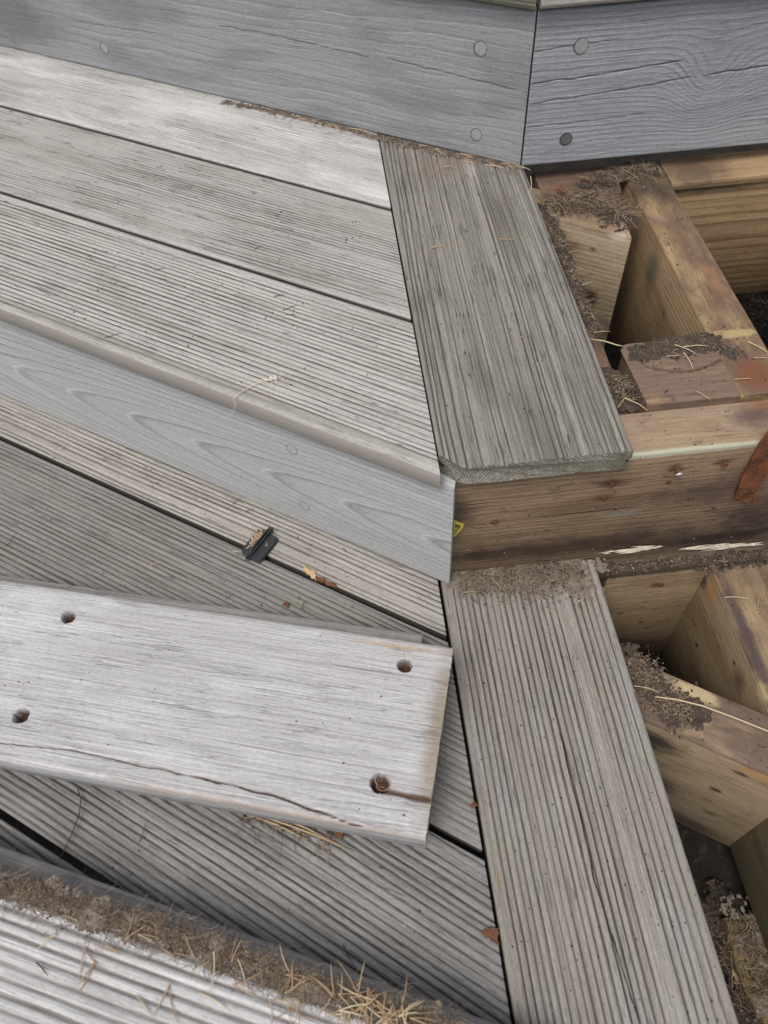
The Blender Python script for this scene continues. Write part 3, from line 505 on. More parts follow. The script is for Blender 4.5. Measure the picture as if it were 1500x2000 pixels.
wall2 = [o for o in bpy.data.objects if o.name.startswith('rim_joist') and o.parent == flow][0]
nail(wall2, (219.0, -10.0, -210.2), (0, -1, 0), 1.2, 3.0); nail(wall2, (217.3, -10.0, -285.1), (0, -1, 0), 1.0, 2.5)
def slab(pts, t, nrm, rough_=0.0):
    n = len(pts); nrm = Vector(nrm).normalized()*t; V = [tuple(p) for p in pts]+[tuple(Vector(p)+nrm) for p in pts]
    F = [tuple(range(n-1, -1, -1)), tuple(range(n, 2*n))]+[(i, (i+1) % n, n+(i+1) % n, n+i) for i in range(n)]
    return V, F
V, F = slab([(254.1, -1.0, -86.9), (250.7, -1.0, -60.0), (250.8, -1.0, -18.8), (256.2, -1.0, 17.5), (272.1, -1.0, 6.9), (270.7, -1.0, -43.6), (271.3, -1.0, -92.7), (264.3, -1.0, -95.9)], 2.2, (0, -1, 0))
subpart('rusty_strap', beam, Matrix(), V, F, [m_strap], label='orange rusty metal strap running down the beam')
V, F = slab([(269.9, -0.5, -89.5), (273.2, -0.5, -88.7), (278.4, -0.5, -94.6), (277.5, -0.5, -99.6), (273.1, -0.5, -97.3)], 3, (0, -1, 0))
subpart('bolt_head', beam, Matrix(), V, F, [m_strap], label='small orange rusty bolt head')
# torn pale wood where the beam has rotted
m_rot = plain('torn_wood', (0.60, 0.52, 0.40), (0.74, 0.68, 0.58), 0.15, 0.9, (0.35, 0.27, 0.19), 1.0, dist=0.002)
def splinters(pts, n, seed, w_=9):
    r = random.Random(seed); V, F = [], []
    for i in range(n):
        t = r.random(); t = min(1, max(0, 0.5+r.gauss(0, 0.24))); a = Vector(pts[0]).lerp(Vector(pts[1]), t)+Vector((0, -r.uniform(0, 1.5), r.gauss(0, 2.4)*(1-abs(2*t-1))+r.gauss(0, 0.5)))
        L = r.uniform(4, 22); dirv = Vector((1, -0.03, r.uniform(-0.06, 0.16)))
        v, f = tube_data([a-dirv*L*0.5, a, a+dirv*L*0.5], [0.1, r.uniform(0.25, 1.0), 0.1], 4); b = len(V)
        V += v; F += [tuple(k+b for k in q) for q in f]
    return V, F
V, F = splinters([(157.7, -1.0, -155.7), (207.8, -1.0, -155.1)], 60, 3); V2, F2 = splinters([(236.7, -1.0, -164.0), (299.2, -1.0, -168.9)], 70, 4); b = len(V)
V += V2; F += [tuple(k+b for k in q) for q in F2]
o = subpart('torn_splinters', beam, Matrix(), V, F, [m_rot], label='bleached torn splinters along the lower edge of the beam')

# ---------------------------------------------------------------- loose boards
def loose(name, label, Mo, W, T, u0, u1, mat, endmat=None, **k):
    t = thing(name, label, 'board', tuple(Mo.translation))
    return t, board('plank', t, Mo, W, T, const(u0), const(u1), mat, endmat, **k)
a_w = math.atan2(-109.8, 376.8)
Mw = frame((-41.9, -241.0, -110), a_w)
t_white, b_white = loose('loose_board', 'whitish loose board with four brown screw holes lying across the lower tier', Mw, 146, 28, -640, 0, m_white, m_whiteend, dy=0.7, dx=0.85, r=4.0, rough=0.10, seed=71, ragged=0.8, edge_wear=1.5,
    groove=(3.4, 0.5, 1.0, 0.22), warp=(5, 1.0, 0.01, 0), amp=(0.5, 0.4),
    holes=[((-313.5, -36.2, -110.0), 5.4, 11), ((-41.7, -112.4, -110.0), 5.6, 13), ((-337.3, -118.9, -110.0), 5.8, 11), ((-69.4, -199.4, -110.0), 6.6, 14)],
    trenches=[([(-67.7, -204.9, -110.0), (-53.0, -210.1, -110.0), (-36.3, -215.2, -110.0)], 3.1, 3.0, 0.95),
              ([(-361.2, -136.2, -110.0), (-302.1, -148.4, -110.0), (-270.7, -158.1, -110.0), (-232.1, -170.8, -110.0), (-194.4, -182.4, -110.0)], 0.85, 2, 0.95),
              ([(-194.4, -182.4, -110.0), (-150.3, -198.2, -110.0), (-135.9, -204.1, -110.0), (-111.1, -215.2, -110.0), (-81.8, -229.0, -110.0)], 1.0, 4, 1.0)])
a_u = math.atan2(-43.5, 154.0)
Mu = frame((-21.9, -71.5, -138.4), a_u) @ Matrix.Translation((0, -146, 0))
loose('loose_board', 'grey loose board peeping out beneath the whitish board with screw holes', Mu, 146, 27.4, -560, 0, m_under, dy=1.5, dx=3, r=4.0, rough=0.2, seed=72)
a_n = math.atan2(-118.5, 295.2)
Mn = frame((-335.9, -226.9, -119), a_n) @ Matrix.Translation((0, -145, 0))
t_near, b_near = loose('loose_board', 'pale ribbed loose board nearest the camera with dirt along its edge', Mn, 145, 20, -260, 380, m_near, dy=0.8, dx=4, r=3.0, slot=True, rough=0.1, seed=73, groove=(7.4, 0.08, 2.3, 2.3), warp=(0.8, 0.2, 0, 0), amp=(0.95, 0.15))
a_k = math.atan2(-93.1, 220.3)
Mk = frame((-349.3, -204.2, -139.4), a_k) @ Matrix.Translation((0, -146, 0))
loose('loose_board', 'smooth dark grey loose board under the pale ribbed one at bottom left', Mk, 146, 26, -260, 420, m_nearu, dy=1.5, dx=4, r=6.0, rough=0.25, seed=74)

# ---------------------------------------------------------------- dirt, fibres, needles, crumbs
m_dirt = plain('dirt', (0.15, 0.125, 0.10), (0.25, 0.215, 0.175), 0.12, 0.95, (0.33, 0.29, 0.24), 1.0, dist=0.0015)
m_dirtd = plain('dirt_dark', (0.045, 0.036, 0.029), (0.10, 0.078, 0.062), 0.12, 0.95, (0.13, 0.10, 0.08), 1.0, dist=0.0015)
m_clod = vary('crumb_mix', [(0.025, 0.018, 0.014), (0.06, 0.042, 0.03), (0.11, 0.08, 0.055), (0.19, 0.145, 0.10), (0.30, 0.25, 0.19)], 0.95)
m_fib = vary('fibre_mix', [(0.07, 0.05, 0.038), (0.13, 0.095, 0.07), (0.22, 0.165, 0.12), (0.34, 0.27, 0.19)], 0.9)
m_needle = vary('needle_tan', [(0.40, 0.28, 0.165), (0.46, 0.35, 0.22), (0.30, 0.19, 0.11)], 0.7)
m_needle2 = vary('needle_pale', [(0.52, 0.42, 0.27), (0.60, 0.50, 0.34)], 0.7)
m_twig = vary('twig_dark', [(0.05, 0.032, 0.024), (0.09, 0.055, 0.04)], 0.9)
OCT = [(1, 0, 0), (-1, 0, 0), (0, 1, 0), (0, -1, 0), (0, 0, 1), (0, 0, -1)]
OCF = [(0, 2, 4), (2, 1, 4), (1, 3, 4), (3, 0, 4), (2, 0, 5), (1, 2, 5), (3, 1, 5), (0, 3, 5)]
def clod(V, F, p, s_, r):
    b = len(V); sx, sy, sz = s_*r.uniform(0.6, 1.5), s_*r.uniform(0.6, 1.3), s_*r.uniform(0.4, 0.9); a = r.uniform(0, 6.28); c, d = math.cos(a), math.sin(a)
    for x, y, z in OCT:
        x, y, z = x*sx*r.uniform(0.7, 1.2), y*sy*r.uniform(0.7, 1.2), z*sz; V.append((p[0]+x*c-y*d, p[1]+x*d+y*c, p[2]+z+y*0.3))
    F += [tuple(i+b for i in f) for f in OCF]
def fibre(V, F, p, L, rad, r, lift=1.0, ang=None):
    a = r.uniform(0, 6.28) if ang is None else ang+r.gauss(0, 0.35); P = []; q = Vector(p); e = r.uniform(-0.2, 0.5)*lift; k_ = r.uniform(-0.5, 0.5)
    for i in range(4):
        P.append(q.copy()); a += k_; q = q+Vector((math.cos(a)*L/3, math.sin(a)*L/3, e*L/6)); e -= 0.35*lift
        q.z = max(q.z, p[2]-1.0)
    v, f = tube_data(P, [rad, rad, rad*0.8, rad*0.4], 3); b = len(V); V += v; F += [tuple(i+b for i in g_) for g_ in f]
def debris(name, label, cat, pts, w_, Hh, ncl, nfib, seed, dark=False, fl_=(5, 16), cs=(0.3, 1.4), fr=0.28, taper=True, spread=1.0, base=True):
    """a drift of dirt along a world polyline: lumpy mound + crumbs + root fibres, one uncountable mass"""
    r = random.Random(seed); vn = VN(seed); V, F, MI = [], [], []; P = [Vector(p) for p in pts]
    lens = [(b-a).length for a, b in zip(P[:-1], P[1:])]; tot = sum(lens)
    def at(t):
        d = t*tot
        for a, b, l in zip(P[:-1], P[1:], lens):
            if d <= l or b is P[-1]: return a.lerp(b, min(1, d/l)), (b-a).normalized()
            d -= l
    if base:
        step = 1.0; x0, x1 = min(p.x for p in P)-w_-3, max(p.x for p in P)+w_+3; y0, y1 = min(p.y for p in P)-w_-3, max(p.y for p in P)+w_+3
        nx, ny = int((x1-x0)/step)+2, int((y1-y0)/step)+2
        gx, gy = np.meshgrid(np.linspace(x0, x1, nx), np.linspace(y0, y1, ny), indexing='ij')
        d = polydist(gx, gy, [(p.x, p.y) for p in P]); zt = P[0].z
        if len(P) > 1 and abs(P[-1].z-P[0].z) > 0.5: zt = P[0].z+(P[-1].z-P[0].z)*((gx-P[0].x)/(P[-1].x-P[0].x+1e-9)).clip(0, 1)
        hh = Hh*((1-(d/w_))*0.8+0.55*vn(gx/11, gy/11)+0.40*vn(gx/3.6, gy/3.6)+0.28*vn(gx/1.7, gy/1.7)-0.3)
        Zz = zt+hh.clip(-1.6, None); ok = hh > -0.1
        idx = -np.ones(gx.shape, int); use = np.zeros(gx.shape, bool)
        cell = ok[:-1, :-1] | ok[1:, :-1] | ok[:-1, 1:] | ok[1:, 1:]
        use[:-1, :-1] |= cell; use[1:, :-1] |= cell; use[:-1, 1:] |= cell; use[1:, 1:] |= cell
        idx[use] = np.arange(use.sum()); V += [tuple(q) for q in np.stack([gx[use], gy[use], Zz[use]], -1)]
        ii, jj = np.nonzero(cell)
        F += [(int(idx[a, b]), int(idx[a+1, b]), int(idx[a+1, b+1]), int(idx[a, b+1])) for a, b in zip(ii, jj)]; MI += [0]*len(ii)
    def rp():
        c, dd = at(r.random()); off = r.gauss(0, w_*0.62*spread); return (c.x-dd.y*off+r.uniform(-2, 2), c.y+dd.x*off, c.z+max(0, Hh*(1-abs(off)/w_)*0.8)+r.uniform(-0.1, 0.5))
    n0 = len(F)
    for _ in range(ncl): clod(V, F, rp(), cs[0]+(cs[1]-cs[0])*r.random()**3, r)
    MI += [1]*(len(F)-n0); n0 = len(F)
    for _ in range(nfib): fibre(V, F, rp(), r.uniform(*fl_), r.uniform(0.6, 1.2)*fr, r)
    MI += [2]*(len(F)-n0)
    me = mesh_from(name, [(a*S, b*S, c*S) for a, b, c in V], F, [m_dirtd if dark else m_dirt, m_clod, m_fib], None, MI)
    return tag(link(bpy.data.objects.new(name, me)), label, cat, None, 'stuff')

debris('dirt', 'dirt and needle litter along the foot of the left riser board', 'dirt', [(-175.0, 587.7, 0.5), (-78.6, 530.3, 0.5), (4.9, 468.9, 0.5), (72.9, 424.1, 0.5), (141.1, 388.3, 0.5)], 5, 1.6, 1500, 700, 1, fl_=(3, 10), fr=0.22, cs=(0.25, 0.9))
debris('dirt', 'soil crust covering the top end of the long lower plank', 'dirt', [(19.6, -5.1, -166.0), (69.4, -6.9, -166.0), (133.7, -17.7, -166.0)], 22, 1.5, 5200, 500, 2, fl_=(3, 9), fr=0.18, cs=(0.25, 1.0))
debris('dirt', 'dirt and fibres matted along the edge of the nearest loose board', 'dirt', [(-379.6, -219.0, -118.5), (-334.1, -235.3, -118.5), (-261.1, -263.4, -118.5), (-216.0, -278.7, -118.5), (-165.6, -299.9, -118.5), (-114.3, -320.6, -118.5), (-35.6, -352.3, -118.5)], 8, 1.3, 6500, 4600, 3, fl_=(4, 13), fr=0.15, cs=(0.2, 0.8))
debris('dirt', 'dark rotted litter along the joist edge beside the middle plank', 'dirt', [(157.2, 362.9, -21.0), (160.5, 284.1, -21.0), (159.3, 187.9, -21.0), (162.0, 144.5, -21.0)], 7, 1.6, 1500, 260, 4, dark=True, fl_=(4, 16), fr=0.3)
debris('dirt', 'clump of litter at the lower end of the rotten joist', 'dirt', [(160.4, 88.9, -21.0), (162.5, 55.3, -21.0)], 9, 2.2, 500, 110, 5, dark=True, fl_=(4, 14), fr=0.3)
debris('dirt', 'matted roots and dirt on the slanting nailer in the upper bay', 'dirt', [(166.2, 343.7, -19.0), (196.0, 343.5, -19.0), (227.1, 328.8, -19.0), (231.0, 305.1, -19.0)], 15, 7, 1500, 700, 6, dark=True, fl_=(8, 28), fr=0.35)
debris('dirt', 'dark dirt on the far end of the upper bay joist', 'dirt', [(213.7, 371.3, -17.0), (267.1, 392.7, -17.0), (291.1, 388.5, -17.0)], 11, 5, 900, 320, 7, dark=True, fl_=(6, 22), fr=0.35)
debris('dirt', 'thin crumbs scattered over the cracked block', 'dirt', [(186.5, 111.7, -19.0), (256.3, 118.0, -19.0), (271.9, 99.3, -19.0)], 9, 0.35, 1100, 90, 8, dark=True, fl_=(3, 9), fr=0.22, cs=(0.25, 0.9))
debris('dirt', 'dirt on the slanting joist of the lower bay', 'dirt', [(156.0, -95.4, -186.5), (167.9, -116.1, -186.5), (175.1, -142.5, -186.5), (195.5, -147.1, -186.5)], 14, 0.9, 2400, 300, 9, dark=True, fl_=(4, 14), fr=0.25)
debris('dirt', 'black dirt where the right joist meets the beam', 'dirt', [(252.1, -10.5, -186.0), (277.8, -8.0, -186.0), (307.4, -8.2, -186.0)], 7, 3, 500, 80, 10, dark=True, fl_=(4, 12))
debris('dirt', 'grit washed along the bottom of the beam', 'dirt', [(144.6, -7.8, -172.5), (214.3, -9.8, -172.5), (311.4, -10.6, -172.5)], 5, 2, 700, 40, 11, dark=True, fl_=(3, 9))
debris('leaf_litter', 'shavings and litter on top of the mouldy block', 'litter', [(260.0, -285.5, -373.0), (256.6, -318.4, -373.0), (257.8, -350.0, -373.0)], 22, 5, 900, 420, 12, fl_=(5, 18), fr=0.35)
debris('leaf_litter', 'litter on the black soil at the bottom right', 'litter', [(236.1, -279.4, -398.0), (242.9, -314.5, -398.0), (244.8, -358.8, -398.0)], 34, 5, 900, 300, 13, dark=True, fl_=(6, 22), fr=0.4, cs=(0.4, 1.6))
debris('leaf_litter', 'litter on the dark soil behind the upper bay joist', 'litter', [(591.7, 602.9, -398.0), (673.5, 551.3, -398.0)], 60, 6, 900, 260, 14, dark=True, fl_=(8, 30), fr=0.5, cs=(0.5, 4.0))
debris('root_fibres', 'dry root fibres pinned under the front edge of the whitish board', 'roots', [(-178.9, -194.9, -164.0), (-143.7, -206.3, -164.0), (-105.7, -223.3, -164.0)], 5, 1.5, 160, 60, 15, fl_=(8, 28), fr=0.35, base=False)

def crumbs(name, label, cat, cells, seed, mat, size=(0.2, 0.9)):
    r = random.Random(seed); V, F = [], []
    for (fn, n) in cells:
        for _ in range(n): clod(V, F, fn(r), size[0]+(size[1]-size[0])*r.random()**3, r)
    me = mesh_from(name, [(a*S, b*S, c*S) for a, b, c in V], F, [mat])
    return tag(link(bpy.data.objects.new(name, me)), label, cat, None, 'stuff')
def inL(n0, n1, u0_, z): return lambda r: (lambda n, u: (UV[0]*u+NV[0]*n, UV[1]*u+NV[1]*n, z))(r.uniform(n0, n1), r.uniform(u0_, (-4-NV[0]*n1)/UV[0]))
def inB(x0, x1, y0, y1, z): return lambda r: (r.uniform(x0, x1), r.uniform(y0, y1), z)
m_cd = vary('crumb_dark', [(0.02, 0.015, 0.012), (0.05, 0.035, 0.026), (0.10, 0.07, 0.05)], 0.95)
m_cl = vary('crumb_light', [(0.30, 0.25, 0.18), (0.55, 0.50, 0.42), (0.42, 0.30, 0.18)], 0.9)
cells = [(inL(0, 130, -420, 0.1), 420), (inL(137, 272, -560, 0.0), 160), (inL(280, 398, -620, 0.2), 120), (inB(4, 141, -9, 380, 0.1), 130), (inB(6, 145, -370, -4, H+0.1), 620),
         (inL(-198, -58, -430, H), 260), (inL(-345, -206, -430, H), 380), (inL(-50, -6, -330, H), 150), (lambda r: tuple(Mw @ Vector((r.uniform(-380, -4), r.uniform(3, 143), 0.1))), 130)]
crumbs('crumbs', 'tiny dark crumbs and seeds strewn over all the boards', 'crumbs', cells, 5, m_cd, (0.2, 0.95))
crumbs('crumbs', 'tiny pale flecks of wood strewn over the boards', 'crumbs', [(f_, n_//7) for f_, n_ in cells], 6, m_cl, (0.2, 0.8))
crumbs('crumbs', 'grit lying on the exposed beam and joists', 'crumbs', [(inB(150, 330, 2, 43, -19.3), 90), (inB(183, 255, 54, 122, -19), 120), (inB(259, 298, 60, 365, -18.6), 200), (inB(262, 303, -130, -12, -186), 90),
    (lambda r: (lambda n, u: (UV[0]*u+NV[0]*n, UV[1]*u+NV[1]*n, -186.6))(r.uniform(-34, 10), r.uniform(125, 330)), 260), (inB(7, 330, -1.2, -0.4, -120), 10)], 7, m_clod, (0.25, 1.1))
# dirt smears of grit on the beam face
crumbs('crumbs', 'grit stuck to the front face of the brown beam', 'crumbs', [(lambda r: (r.uniform(8, 340), -0.4, -19-145*r.random()**0.6), 650), (lambda r: (r.gauss(144, 10), -0.6, r.gauss(-86, 2.5)), 60)], 8, m_clod, (0.2, 0.8))

# pine needles: every one that can be made out is a thing
def needle_mesh(seed, L, pair, mat, rad=0.45):
    r = random.Random(seed); V, F = [], []
    for s_ in ((-1, 1) if pair else (0,)):
        a = s_*r.uniform(0.12, 0.3); k_ = r.choice((-1, 1))*r.uniform(0.02, 0.11); P = [Vector((0, 0, rad))]; l = L*(1 if s_ >= 0 else r.uniform(0.7, 1))
        for i in range(5): a += k_; P.append(P[-1]+Vector((math.cos(a)*l/5, math.sin(a)*l/5, 0)))
        for i, p in enumerate(P): p.z = rad+0.6*math.sin(i/5*PI)*r.uniform(0, 1.5)
        v, f = tube_data(P, [rad*1.25, rad, rad, rad, rad*0.8, rad*0.3], 4); b = len(V); V += v; F += [tuple(i+b for i in q) for q in f]
    return mesh_from('pine_needle', [(a*S, b*S, c*S) for a, b, c in V], F, [mat])
NM = [needle_mesh(s_, L*1.2, pr, m, rd*0.75) for s_, L, pr, m, rd in ((1, 14, True, m_needle, 0.45), (2, 17, True, m_needle, 0.45), (3, 12, False, m_needle, 0.5), (4, 18, False, m_needle2, 0.5), (5, 10, False, m_needle, 0.45), (6, 15, True, m_needle2, 0.5), (7, 9, False, m_twig, 0.5), (8, 14, False, m_twig, 0.45))]
def needle(p, ang, kind, label, group, tilt=0.0, s_=1.0, name='pine_needle', cat='pine needle'):
    o = bpy.data.objects.new(name, NM[kind]); link(o); o.location = [p[0]*S, p[1]*S, p[2]*S]; o.rotation_euler = (0, tilt, ang); o.scale = (s_, s_, s_)
    return tag(o, label, cat, group)
r = random.Random(77)
GN = 'pine needles caught in the dirt on the nearest loose board'
near_line = [(-309.5, -255.3, -118.0), (-242.5, -278.9, -118.0), (-175.2, -304.6, -118.0), (-120.7, -322.6, -118.0), (-65.5, -342.9, -118.0)]
for i in range(64):
    t = min(3.999, 4*r.random()**0.55); k = int(t); a, b = near_line[k], near_line[k+1]; f = t-k
    p = (a[0]+(b[0]-a[0])*f+r.gauss(0, 4), a[1]+(b[1]-a[1])*f+r.gauss(-1, 5.5), -117.6+r.uniform(0, 3.2))
    needle(p, r.gauss(-0.5, 0.8)+(PI if r.random() < 0.4 else 0), r.choice([0, 1, 2, 3, 4, 5, 1]), 'dry tan pine needle caught in the dirt on the nearest loose board', GN, r.uniform(-0.12, 0.06), r.uniform(0.8, 1.15))
lone = [((232,1940), 1.25, 1), ((165,1900), 2.0, 0), ((100,1890), 0.6, 6), ((330,1945), 1.7, 1), ((290,1975), 0.7, 2), ((400,1935), 0.3, 3)]
pts_lone = [(-270.5, -280.4, -118.0), (-262.7, -289.9, -118.0), (-300.3, -286.0, -118.0), (-213.9, -307.6, -118.0), (-233.5, -311.1, -118.0), (-194.3, -313.7, -118.0)]
LL = ['steep needle pair below the dirt, second from the left on the pale loose board', 'needle pair crossing the first one on the pale loose board', 'dark short twig furthest left on the pale loose board', 'forked needle pair in the middle of the pale loose board', 'short slanting needle left of the forked pair on the pale loose board', 'thin pale needle right of the forked pair on the pale loose board']
for (q, a, k), p, lb in zip(lone, pts_lone, LL): needle(p, -a, k, lb, 'single needles on the nearest loose board', 0, 1.1)
GP = 'pine needles on the dark middle plank'
for (p, a, k), lb in zip((((26.8, 257.0, 0.6), 0.9, 2), ((29.7, 260.6, 0.6), 0.25, 2), ((41.9, 259.4, 0.6), 1.3, 4), ((95.5, 264.1, 0.6), -0.05, 2), ((61.2, 398.4, 1.5), 0.1, 0), ((105.7, 395.7, 1.5), -0.3, 3), ((110.3, 399.6, 1.2), -0.8, 2), ((83.9, 406.3, 1.2), -0.3, 0), ((84.0, 122.8, 0.5), 0.1, 4)), ['left slanting needle of the crossed pair on the dark plank', 'flat lying needle crossing the slanting one on the dark plank', 'short upright needle right of the crossed pair on the dark plank', 'single level needle near the right edge of the dark plank', 'forked needle at the top of the dark plank below the riser dirt', 'pale needle in the dirt at the top right of the dark plank', 'steep needle beside the pale one at the top of the dark plank', 'small needle under the riser plug at the top of the dark plank', 'tiny pale needle halfway down the dark plank']):
    needle(p, a, k, lb, GP)
GF = 'pine needles in the dirt along the left riser'
for i in range(16):
    f = r.random(); a, b = (-102.0, 541.0, 1.5), (137.8, 386.1, 1.5)
    needle((a[0]+(b[0]-a[0])*f, a[1]+(b[1]-a[1])*f-r.uniform(-1, 5), 2.0), r.gauss(-0.5, 0.5), r.choice([0, 2, 3, 4]), 'tan pine needle in the dirt along the foot of the left riser', GF, 0, r.uniform(0.8, 1.2))
GL = 'pine needles on the long lower plank'
for (p, a, k), lb in zip((((91.5, -47.5, -164.0), -0.7, 2), ((96.8, -52.3, -164.0), 1.4, 4), ((21.3, -23.5, -163.0), 0.2, 0), ((47.1, -35.8, -163.0), -1.4, 2), ((50.2, -38.8, -163.0), 1.5, 4), ((94.8, -134.5, -164.5), 0.35, 4), ((112.0, -126.1, -164.5), -1.4, 4), ((6.4, -268.5, -164.5), 1.6, 2), ((49.0, -12.4, -162.0), -0.9, 2)), ['needle at the lower rim of the soil crust on the long plank', 'short needle beside the lower rim of the soil crust', 'forked needle at the left end of the soil crust', 'steep needle left of centre below the soil crust', 'short upright needle close below the soil crust', 'bright short needle in the upper middle of the long plank', 'thin needle near the right edge of the long plank', 'needle standing along the left edge of the long plank low down', 'needle lying in the middle of the soil crust']):
    needle(p, a, k, lb, GL)
GJ = 'pine needles on the exposed framing'
for (p, a, k), lb in zip((((228.5, 111.2, -17.0), 0.15, 3), ((222.1, 114.8, -17.0), -0.55, 3), ((226.4, 103.7, -17.0), -1.3, 3), ((209.7, 101.6, -17.0), 0.1, 2), ((255.1, 123.5, -16.0), 0.45, 1), ((260.9, 120.6, -16.0), 0.9, 0), ((256.6, 67.1, -17.5), 0.1, 2), ((282.0, 89.7, -17.5), 0.0, 2), ((160.2, 55.7, -14.0), -0.6, 3),
                ((151.9, 45.9, -14.0), 1.0, 2), ((260.6, -45.8, -184.0), 0.05, 3), ((285.7, -61.3, -184.0), 1.3, 2), ((221.5, 58.3, -17.5), -0.8, 2), ((157.0, 138.2, -15.0), 0.1, 2), ((153.6, -120.7, -183.0), -0.15, 3), ((163.4, 204.3, -15.0), 0.05, 4), ((284.2, 109.6, -17.0), -0.7, 3)), ['pale level needle at the top of the cracked block', 'slanting needle left of the crossing one on the cracked block', 'steep needle crossing another on the cracked block', 'needle at the left of the cracked block above the crack', 'forked needle where the joist meets the cracked block', 'second forked needle where the joist meets the cracked block', 'needle on the rusty patch beside the cracked block', 'level needle on the joist right of the cracked block', 'pale needle on the litter clump at the end of the rotten joist', 'short needle at the plank edge beside the litter clump', 'bright level needle on the right joist of the lower bay', 'upright brown needle on the right joist of the lower bay', 'needle near the front edge of the cracked block', 'needle lying over the plank edge by the grass stalk', 'pale needle in the dirt of the slanting joist', 'short needle beside the dark litter right of the middle plank', 'needle right of the crossing pair at the joist crack']):
    needle(p, a, k, lb, GJ)
GT = 'dark twigs scattered on the boards'
for (p, a, k), lb in zip((((-139.5, 285.3, 0.5), 0.8, 6), ((-234.1, 267.7, 0.5), 0.3, 6), ((-229.6, 253.7, 0.5), -0.2, 6), ((-121.2, 210.5, 0.5), 0.3, 6), ((-51.1, 282.8, 0.5), 1.5, 6), ((-113.7, 190.5, 0.5), 0.3, 7), ((-111.6, 183.8, 0.5), -0.1, 6), ((-270.9, 176.6, 0.5), 0.2, 7), ((-301.9, 301.2, 0.5), -0.8, 6),
                ((-125.5, -21.4, -165.0), 1.4, 6), ((-195.4, -3.1, -165.0), 0.8, 6), ((-268.1, 43.4, -165.0), 0.4, 2), ((-410.3, 85.1, -165.0), 1.1, 7), ((-255.5, -206.8, -164.5), 1.2, 7), ((-106.5, -290.6, -164.5), -1.2, 7), ((-177.4, 95.4, -165.0), 0.5, 6), ((-190.3, 106.7, -165.0), 0.9, 6), ((-375.8, 203.5, -165.0), 1.3, 2), ((-189.3, 49.2, -165.0), 0.1, 3)), ['short slanting twig on the fine grained grey board', 'small dark twig on the ribbed board below the grey one', 'second small dark twig just below the first on the ribbed board', 'tiny twig halfway along the ribbed middle board', 'tiny upright twig near the right end of the fine grained grey board', 'longest of the three twigs at the centre of the ribbed board', 'short flat twig below the longest one at the centre of the ribbed board', 'thin twig near the front edge of the ribbed board at left', 'faint twig at upper left on the ribbed board', 'upright twig just above the whitish loose board', 'small twig above the whitish loose board left of the leaf scrap', 'tan needle on the brownish board left of the black clip', 'thin dark twig at the left edge on the brownish board', 'dark upright twig below the whitish loose board', 'dark twig on the deeply ribbed board near the bottom', 'short twig above the black clip', 'second short twig above the black clip', 'tan needle on the pale board under the blue grey riser', 'pale needle just left of the black clip']):
    needle(p, a, k, lb, GT, 0, 0.9, 'twig', 'twig')
needle((145.4, 357.9, 6.0), -1.5, 3, 'pale needle hanging below the right riser by the corner', None, 0.3)

def stalk(name, label, cat, pts, rad, mat, group=None):
    V, F = tube_data(pts, [rad]*(len(pts)-1)+[rad*0.5], 5)
    me = mesh_from(name, [(a*S, b*S, c*S) for a, b, c in V], F, [mat], [True]*len(F)); return tag(link(bpy.data.objects.new(name, me)), label, cat, group)
stalk('grass_stalk', 'long curved dry grass stalk on the slanting dirty joist', 'stalk', [(168.7, -132.2, -183.0), (184.6, -136.8, -182.0), (203.8, -144.5, -182.0), (225.6, -156.7, -182.5), (250.1, -171.6, -183.0), (269.5, -187.1, -184.0)], 0.75, m_needle2)
stalk('grass_stalk', 'dry grass stalk bridging from the plank edge to the cracked block', 'stalk', [(150.9, 129.8, -14.0), (161.4, 123.3, -12.0), (171.3, 117.7, -13.0), (179.6, 117.9, -16.0)], 0.6, m_needle2)
stalk('thin_twig', 'thin dark curved twig by the black gap at the left edge', 'twig', [(-307.7, -161.2, -163.5), (-303.5, -170.0, -162.0), (-302.9, -181.8, -161.5), (-306.7, -196.4, -161.5), (-314.4, -213.4, -163.0)], 0.45, m_twig)
for lb, q in zip(('longest tan root sticking out below the whitish loose board','second tan root close above the longest one below the whitish board','shortest tan root below the whitish loose board'), ([(-190.5, -190.8, -163.0), (-166.4, -197.3, -160.0), (-143.1, -207.4, -160.0), (-120.5, -217.7, -161.0), (-94.8, -231.5, -163.5)], [(-184.5, -189.1, -162.0), (-154.5, -198.9, -159.0), (-127.9, -211.7, -161.0), (-98.4, -229.8, -163.0)], [(-174.7, -195.6, -163.0), (-151.2, -206.0, -162.0), (-128.5, -219.3, -163.0)])):
    stalk('root', lb, 'root', q, 0.8, m_needle, 'roots below the whitish board')
# seed fluff with its curled stem
m_fluff = vary('seed_fluff', [(0.62, 0.60, 0.54), (0.72, 0.70, 0.64), (0.45, 0.38, 0.28)], 0.9)
t = thing('dry_weed', 'curled dry weed stem with whitish seed fluff on the ribbed middle board', 'weed', (-125.3, 102.9, 0.5))
def relpts(pts, o): return [tuple(a-b*1000 for a, b in zip(p, o.location)) for p in pts]
V, F = tube_data(relpts([(-156.7, 85.4, 1.0), (-150.3, 90.5, 2.0), (-137.7, 98.9, 2.5), (-126.0, 101.4, 2.0), (-118.8, 104.5, 1.5)], t), 0.4, 4)
V2, F2 = tube_data(relpts([(-133.8, 89.8, 1.0), (-129.6, 84.6, 1.5), (-125.3, 85.8, 2.0), (-123.5, 93.2, 2.0), (-125.1, 99.5, 2.0)], t), 0.2, 4)
V3, F3 = tube_data(relpts([(-156.7, 85.4, 1.0), (-154.4, 77.6, 1.5), (-156.3, 69.3, 1.5), (-161.2, 61.2, 0.7)], t), 0.2, 4)
for v, f in ((V2, F2), (V3, F3)): b = len(V); V += v; F += [tuple(i+b for i in g_) for g_ in f]
